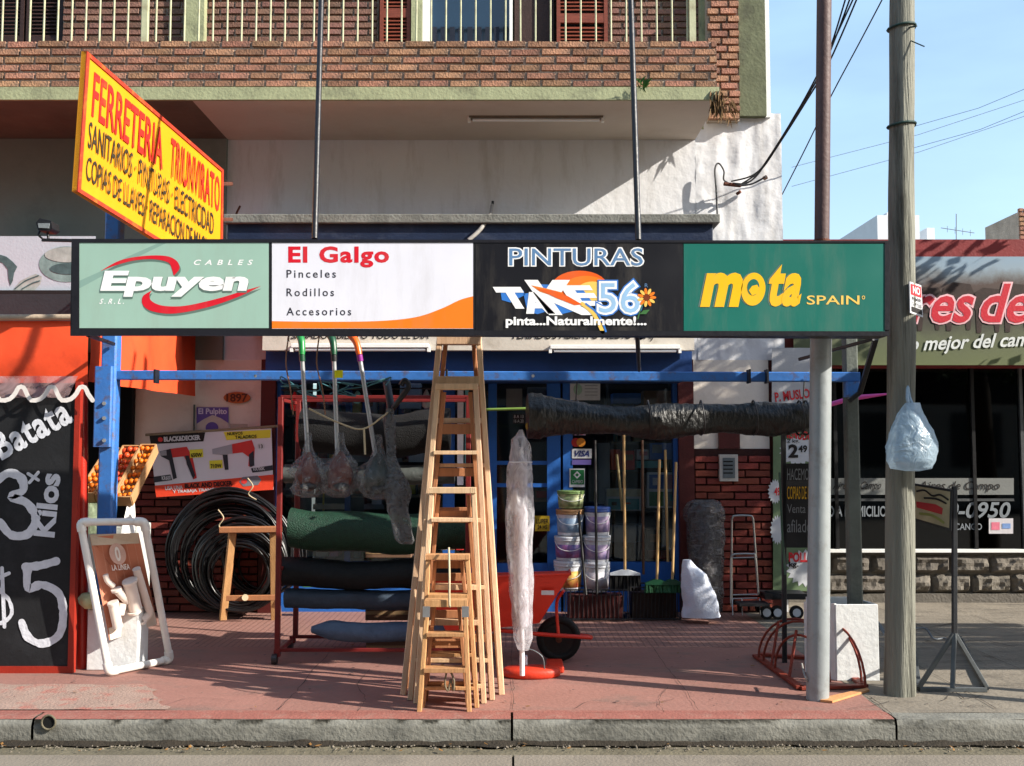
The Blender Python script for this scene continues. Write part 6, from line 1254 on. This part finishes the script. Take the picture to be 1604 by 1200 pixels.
# ---------------------------------------------------------------- wires, hose stub, weeds
wk = M('black_cable_sheath', (30, 32, 38), .6, .1)
cabs = [[(1148, 287), (1172, 286), (1194, 262), (1240, 190), (1284, 110), (1345, -20)], [(1150, 290), (1178, 282), (1202, 252), (1246, 182), (1292, 100), (1338, -20)], [(1146, 284), (1180, 274), (1206, 246), (1248, 176), (1290, 104), (1330, -20)], [(1155, 292), (1190, 268), (1220, 226), (1262, 160), (1300, 95), (1350, -20)]]
cg = 'overhead cables fanning up from the plaster wall to the right'
for i, c_ in enumerate(cabs):
    pts = [V(a, b_, 9.3-(9.3-7.6)*k_/5) for k_, (a, b_) in enumerate(c_)]
    tag(MB().tube(spl(pts, 8), .0075, 6).build('overhead_cable', wk), 'black cable running from the plaster wall up past the steel pole', 'cable', cg)
tag(MB().tube(spl([V(1225, 305, 9.6), V(1262, 232, 9.2), V(1302, 150, 8.8), V(1350, 60, 8.4), V(1392, -20, 8.0)], 8), .006, 6).build('overhead_cable', wk), 'single thin cable crossing the sky alone between the two poles', 'cable')
tag(MB().tube(spl([V(1185, 186, 9.25), V(1150, 186, 9.2)], 2), .004, 4).build('stub_wire', wk), 'short wire end beside the weeds on the wall top', 'wire') if False else None
for i, (a, b_) in enumerate((((1425, 200), (1640, 125)), ((1430, 232), (1640, 160)), ((1240, 292), (1640, 170)), ((1240, 262), (1640, 145)))):
    tag(MB().tube([V(*a, 34), V((a[0]+b_[0])/2, (a[1]+b_[1])/2+7, 33), V(*b_, 32)], .012, 5).build('distant_wire', M('hazy_wire', (150, 170, 190), .8, .05)), 'faint distant wire crossing the sky at the right', 'wire', 'faint distant wires in the sky')
tag(MB().tube(spl([V(1124, 345, 9.33), V(1122, 300, 9.3), V(1120, 265, 9.3), V(1126, 256, 9.3), V(1134, 268, 9.28), V(1134, 282, 9.28), V(1146, 289, 9.3)], 8), .009, 6).build('wall_cable', M('grey_cable', (84, 84, 84), .7)), 'grey cable looping up the sunlit plaster wall', 'cable')
ins = thing('cable_anchor', 'small knotted cable anchor on the sunlit plaster wall', 'anchor', V(1150, 290, 9.3)); MB().tube([V(1134, 288, 9.28), V(1160, 291, 9.3)], .018, 8).build('anchor_body', rust, ins); MB().tube(spl([V(1160, 291, 9.3), V(1178, 288, 9.3), V(1194, 280, 9.3), V(1199, 277, 9.25)]), .009, 6).build('anchor_wire', wk, ins); MB().tube([V(1196, 280, 9.28), V(1201, 277, 9.28)], .02, 8).build('insulator', M('brown_insulator', (90, 66, 54), .4), ins); MB().tube([V(1160, 300, 9.3), V(1154, 304, 9.33)], .016, 8).build('wall_hook', rust, ins)
tag(MB().tube(spl([V(734, 376, 8.48), V(748, 364, 8.5), V(758, 352, 8.55), V(768, 338, 8.8), V(771, 322, 9.3)], 8), [.018]*32+[.018], 8).build('conduit', M('grey_hose', (150, 146, 140), .6, .15, 9, .1)), 'curved grey conduit rising from the awning box to the wall', 'pipe')
tag(MB().tube([V(771, 330, 9.33), V(772, 315, 9.33)], .014, 6).build('wall_spike', black), 'short black spike in the wall above the curved conduit', 'bracket')
for (a, b_) in ((370, 325), (380, 338)): tag(MB().tube([V(a, b_+10, 9.2), V(a+6, b_-2, 9.25)], .010, 6).build('wall_hook', rust), 'small rusty hook at the left end of the awning box', 'hook', 'rusty hooks by the awning box end')
leafg = M('weed_green', (60, 104, 36), .6, .3, 9, .1); leafd = M('dry_weed', (104, 80, 50), .8, .3, 9, .1)
def weed(label, cx, cy, D, n, L0, dn, mt, seed, dirs=(-1, 1)):
    t = thing('weed_plant', label, 'plant', V(cx, cy, D)); rnd = random.Random(seed)
    for i in range(n):
        base = V(cx+rnd.uniform(-9, 9), cy+rnd.uniform(-16, 16)*(1 if n > 24 else .4), D); a = rnd.uniform(*dirs); d_ = Vector((a*.7, -.4*rnd.random(), dn+rnd.uniform(-.5, .5))).normalized(); Ln = L0*rnd.uniform(.5, 1.2)
        side = d_.cross(Vector((0, 1, 0))).normalized()*Ln*.07; tip = base+d_*Ln+Vector((0, 0, -Ln*.25)); m_ = base+d_*Ln*.5
        MB().add([base, m_+side, tip, m_-side+Vector((0, -.01, 0))], [(0, 1, 2), (0, 2, 3)]).build('leaf', mt, t)
    return t
weed('small bright green weed growing from the brick parapet beside the right rod', 1006, 140, 8.24, 22, .11, .9, leafg, 3)
weed('dry brown weed hanging from the parapet corner above the white wall', 1124, 152, 8.3, 70, .13, -.9, leafd, 5, (-.6, .6)); weed('tufts of dry weed on the brick pillar foot', 1140, 168, 9.2, 26, .13, -.4, leafd, 9, (-.8, .8))
# ---------------------------------------------------------------- person at the right edge, behind the butcher window
def skin(name, verts, edges, radii, mat, parent, sub=1):
    me = bpy.data.meshes.new(name); me.from_pydata([Vector(v) for v in verts], edges, []); o = bpy.data.objects.new(name, me); COL.objects.link(o); o.parent = parent; me.materials.append(mat)
    s_ = o.modifiers.new('s', 'SKIN'); 
    for i, r in enumerate(radii): me.skin_vertices[0].data[i].radius = (r, r) if not isinstance(r, tuple) else r
    me.skin_vertices[0].data[0].use_root = True; o.modifiers.new('u', 'SUBSURF').levels = 2; o.modifiers['u'].render_levels = 2; s_.use_smooth_shade = True
    return o
pc0 = V(1592, 735, 10.7); PE = thing('person', 'person in a dark red top standing behind the butcher counter at the right edge', 'person', Vector((pc0.x+.05, 10.75, .02)))
hz = pc0.z; b0z = hz-.02
vs_ = [(0, 0, .95), (0, 0, 1.15), (0, 0, 1.32), (0, .0, 1.42), (0, -.02, 1.50), (0, -.02, 1.60), (0, -.01, 1.66), (-.19, 0, 1.36), (-.27, -.03, 1.12), (-.22, -.2, .98), (.19, 0, 1.36), (.27, -.03, 1.12), (.22, -.2, .98), (-.1, 0, .88), (-.1, -.01, .48), (-.1, 0, .06), (-.1, -.14, .03), (.1, 0, .88), (.1, -.01, .48), (.1, 0, .06), (.1, -.14, .03)]
ed = [(0, 1), (1, 2), (2, 3), (3, 4), (4, 5), (5, 6), (2, 7), (7, 8), (8, 9), (2, 10), (10, 11), (11, 12), (0, 13), (13, 14), (14, 15), (15, 16), (0, 17), (17, 18), (18, 19), (19, 20)]
rd = [(.15, .1), (.14, .1), (.16, .1), .055, (.075, .09), (.078, .095), .05, .055, .042, .032, .055, .042, .032, .085, .058, .04, .035, .085, .058, .04, .035]
sk = (hz+.05)/1.6; skinm = M('skin_tone', (186, 128, 104), .6, .08, 6, 0)
skin('body', [Vector(v)*sk for v in vs_], ed, [tuple(np_*sk for np_ in r) if isinstance(r, tuple) else r*sk for r in rd], skinm, PE)
MB().blob([(Vector((0, 0, z))*sk+wloc(PE), rx*sk, ry*sk) for z, rx, ry in ((.86, .185, .135), (1.0, .18, .135), (1.15, .17, .13), (1.28, .2, .13), (1.36, .2, .12), (1.42, .12, .1), (1.45, .07, .07))], 22, .06, 6, 2).build('red_top', M('dark_red_cotton', (130, 30, 34), .8, .1, 6, .2), PE)
MB().blob([(Vector((0, .012, z))*sk+wloc(PE), rx*sk, ry*sk) for z, rx, ry in ((1.56, .08, .07), (1.6, .092, .1), (1.66, .09, .105), (1.7, .07, .08), (1.725, .03, .04))], 18, .08, 6, 5).build('hair', M('dark_hair', (34, 24, 20), .7, .2), PE)
hc = wloc(PE)+Vector((0, -.1, 1.57))*sk
MB().poly([hc+Vector((-.012, -.0, -.02)), hc+Vector((0, -.035, -.022)), hc+Vector((.012, 0, -.02)), hc+Vector((0, .0, .03))], (0, .02, 0)).build('nose', skinm, PE)
for sx in (-1, 1): MB().lathe(hc+Vector((sx*.03, .006, .022)), [(.001, -.008), (.011, 0), (.001, .008)], 10).build('eye', dk, PE)
MB().box(hc.x-.024, hc.x+.024, hc.y-.002, hc.y+.02, hc.z-.052, hc.z-.045).build('mouth', M('lip_tone', (150, 70, 66), .6), PE)
# ---------------------------------------------------------------- the rest of the street: opposite terrace; then unseen tree, sign box and canopy added for shade
op = M('opposite_wall_paint', (150, 140, 126), .9, .15, 1, .1); opw = M('opposite_window', (26, 30, 34), .2, .1)
for i, (x0, x1, h) in enumerate(((-22, -13, 9.5), (-12.98, -5, 12), (-4.98, 3.5, 10.5), (3.52, 11, 12.5), (11.02, 20, 9.2))):
    t = thing('terrace_house', 'plain house %s across the road behind the photographer' % ('far left', 'left', 'straight', 'right', 'far right')[i], 'house', ((x0+x1)/2, -8, 0)); MB().box(x0, x1, -14, -8, -.2, h).build('wall', op, t)
    for k_ in range(3):
        for z in (1.0, 4.2):
            if z+1.5 < h: MB().box(x0+1+k_*2.5, x0+2.4+k_*2.5, -8.0, -7.97, z, z+1.5).build('window', opw, t)
slabbed('opposite_pavement', -30, 30, -8, -5.6, .0, greyp, 40, 6, .004)
TT = thing('unseen_shade_tree', 'unseen leafy tree added beyond the right edge to shade the shop front', 'tree', (5.7, 7.6, 0)); bark = M('bark', (74, 62, 50), .95, .3, 6, .6, grain=(3, 3, .6)); fol = M('dark_foliage', (56, 84, 34), .6, .35, 3, .1)  # added out of view; its crown dapples the shop wall with shade
MB().tube(spl([(5.7, 7.6, -.02), (5.72, 7.6, 1.2), (5.65, 7.65, 2.4), (5.8, 7.6, 3.6)], 5), [.17]*5+[.14]*5+[.1]*6, 12).build('trunk', bark, TT)
rnd = random.Random(4); lf = MB(); cl = []
for i in range(34):
    a = rnd.uniform(0, 6.28); q_ = rnd.random()**.6; cl.append((Vector((5.75+math.cos(a)*q_*.95, 7.75+math.sin(a)*q_*1.1, rnd.uniform(2.5, 4.7))), rnd.uniform(.28, .55)))
for c_, r in cl:
    if rnd.random() < .3: MB().tube([(5.7, 7.6, 2.6), tuple(c_)], [.05, .015], 6).build('limb', bark, TT)
    for k_ in range(150):
        d_ = Vector((rnd.gauss(0, 1), rnd.gauss(0, 1), rnd.gauss(0, 1))).normalized()*r*rnd.random()**.4; p = c_+d_; u_ = Vector((rnd.gauss(0, 1), rnd.gauss(0, 1), rnd.gauss(0, .6))).normalized()*.05; v_2 = u_.cross(Vector((rnd.gauss(0, 1), rnd.gauss(0, 1), rnd.gauss(0, 1)))).normalized()*.03
        lf.add([p-u_, p+v_2, p+u_, p-v_2], [(0, 1, 2, 3)])
lf.build('crown', fol, TT, kind='stuff')

NS = thing('unseen_shade_box', 'unseen dark sign box on two posts, added beyond the right edge to shade the pavement', 'sign', (6, 5.7, 0))  # added out of view, sized to throw a shadow band on the pavement
MB().box(3.35, 8.6, 5.65, 6.0, 2.1, 2.85).build('sign_case', black, NS, bevel=.01); MB().box(3.42, 8.5, 5.635, 5.649, 2.17, 2.78).build('advert_panel', sage, NS)
for x in (3.8, 7.8): MB().tube([(x, 5.82, -.01), (x, 5.82, 2.1)], .05, 14).build('post', MATS['pole_grey_paint'], NS)
NC = thing('unseen_shade_canopy', 'unseen flat slatted canopy on posts, added beyond the right edge to shade the pavement', 'canopy', (6, 6.4, 0))  # added out of view to throw the rear shadow band
for k_ in range(5): MB().box(3.8+.03*k_, 9.0, 5.95+.21*k_, 6.12+.21*k_, 2.93, 2.97).build('canopy_board', maroon, NC)
for x in (4.1, 8.6):
    for y in (6.0, 6.8): MB().box(x-.03, x+.03, y-.03, y+.03, 0, 2.93).build('post', MATS['dull_grey_steel'], NC)

# the rest of the stock on the shelves: tins and packs, several rows deep
rnd = random.Random(21); keys = ['white', 'cream', 'blue', 'red', 'green', 'grey', 'brown', 'teal', 'pink', 'yellow']
for (xa, xb, ys, side) in ((456, 536, (650, 720, 776, 838, 880), 'left end of the left window shelves'), (552, 686, (650, 720, 776, 838, 880), 'middle of the left window shelves'), (962, 1056, (640, 692, 880), 'right window shelves')):
    for y in ys:
        x = xa
        while x < xb-8:
            wpx = rnd.uniform(7, 17); hpx = rnd.uniform(12, 30); c_ = rnd.choice(keys); p, q_ = V(x, y, 9.8), V(x+wpx, y-hpx, 9.8)
            z0 = Z(y, 9.56)+.001
            m_ = M('goods_'+c_, cols[c_], .55, .18, 7, .1, 30, rnd=.12)
            if rnd.random() < .35: o = MB().lathe(((p.x+q_.x)/2, 9.86, z0), [((q_.x-p.x)/2*a, b_*(q_.z-p.z)) for a, b_ in ((.9, 0), (1, .02), (1, .9), (1.04, .92), (1.04, .98), (.9, 1))], 14).build('tin', m_); nm = 'tin'
            else: o = MB().box(p.x, q_.x, 9.80, 9.9, z0, z0+q_.z-p.z).build('pack', m_, bevel=.003); nm = 'pack'
            tag(o, 'small %s %s at the back of the %s' % (c_, nm, side), 'goods', 'small goods at the back of the window shelves'); x += wpx+rnd.uniform(.5, 5)
# things hung on the front rail and door of the shop
for i, (a, b_, h_, c_) in enumerate(((462, 614, 30, 'red'), (480, 612, 24, 'dark'), (560, 612, 20, 'teal'), (578, 612, 26, 'dark'), (668, 610, 30, 'grey'))):
    p = V(a, b_, 9.3); m_ = M('goods_'+c_, cols[c_], .55, .18, 7, .1, 30, rnd=.12)
    tag(MB().blob([(p-Vector((0, 0, h_*.0058*q_)), .035*w_, .03*w_) for q_, w_ in ((1, .4), (.9, 1), (.5, 1.1), (.2, .7), (0, .2))], 12, .25, 9, i).build('hung_pouch', m_), ('bright red', 'first dark', 'teal', 'second dark', 'dull grey')[i]+' pouch hung in a row under the blue beam above the rack', 'pouch')
tag(MB().tube([V(440, 611, 9.28), V(690, 608, 9.28)], .008, 6).build('hanging_bar', black), 'thin dark bar along the shop window head carrying the hung pouches', 'bar')

# cracks, gum spots, fallen leaves
ck = MB(); crack = M('crack_dark', (52, 44, 40), .95, .3, 9, 0)
def crk(pts, wd):
    p = spl([Vector((a, b_, .0085)) for a, b_ in pts], 7); L_, R_ = [], []
    for i, q_ in enumerate(p):
        t = (p[min(i+1, len(p)-1)]-p[max(i-1, 0)]).normalized(); n_ = Vector((-t.y, t.x, 0)); q2 = q_+n_*.014*noise.noise(Vector((i*.9, pts[0][0], 1))); ww = wd*(.4+abs(noise.noise(Vector((i*.5, 3, pts[0][0]))))*1.6)
        L_.append(q2+n_*ww); R_.append(q2-n_*ww)
    ck.add(L_+R_, [[i, i+1, len(p)+i+1, len(p)+i] for i in range(len(p)-1)])
g2 = lambda px, py: tuple(G(px, py))[:2]
for pts, wd in (([g2(1398, 1122), g2(1372, 1100), g2(1350, 1085)], .004), ([g2(1330, 1112), g2(1372, 1106), g2(1395, 1100)], .003), ([g2(1475, 1100), g2(1495, 1085), g2(1510, 1096), g2(1540, 1090)], .003), ([g2(1440, 1000), g2(1480, 1012), g2(1530, 1004), g2(1590, 1015)], .004),
                ([g2(1410, 965), g2(1440, 985), g2(1500, 975)], .004), ([g2(560, 1116), g2(572, 1095), g2(560, 1075), g2(580, 1050)], .0022), ([g2(900, 1112), g2(930, 1100), g2(1010, 1104), g2(1060, 1096)], .002), ([g2(250, 1110), g2(300, 1095), g2(370, 1100)], .002), ([g2(1040, 1118), g2(1032, 1098), g2(1046, 1078)], .0018)): crk(pts, wd)
for x in (-1.32, 0.0, 1.05): crk([(x, 5.86), (x+.01, 6.4), (x-.006, 7.0), (x, 7.74)], .0022)
for y in (6.72,): crk([(-2.9, y), (-1, y+.006), (.6, y-.004), (2.08, y)], .0022)
for x in (2.75, 3.4, 4.1): crk([(x, 5.9), (x+.008, 7.5), (x, 9.8)], .003)
for y in (6.5, 7.2, 7.95, 8.7, 9.4): crk([(2.12, y), (3.2, y+.008), (4.8, y)], .003)
ck.build('pavement_cracks', crack, kind='stuff')
rnd = random.Random(31); gm2 = MB(); lv = MB()
for i in range(150):
    x, y = rnd.uniform(-3.2, 3.2), rnd.uniform(5.85, 8.8); r = rnd.uniform(.004, .014); a0 = rnd.random()*6
    gm2.flat([(x+r*rnd.uniform(.7, 1.2)*math.cos(a0+6.283*k_/7), y+r*rnd.uniform(.7, 1.2)*math.sin(a0+6.283*k_/7), .0095) for k_ in range(7)])
gm2.build('gum_spots', M('gum_grey', (84, 72, 68), .9, .3, 9, 0), kind='stuff')
for i in range(90):
    x = rnd.uniform(-3.2, 3.3); y = (K-rnd.uniform(.02, .16)) if i < 55 else rnd.uniform(5.9, 8.6); z = ROAD+.012 if y < K else .012; a0 = rnd.random()*6.28; r = rnd.uniform(.010, .024)
    d_ = Vector((math.cos(a0), math.sin(a0), 0)); n_ = Vector((-d_.y, d_.x, 0)); p = Vector((x, y, z))
    lv.add([p-d_*r, p+n_*r*.45+Vector((0, 0, .004)), p+d_*r+Vector((0, 0, .006)), p-n_*r*.45], [(0, 1, 2, 3)])
lv.build('fallen_leaves', M('dry_leaf', (128, 92, 48), .8, .4, 9, 0), kind='stuff')
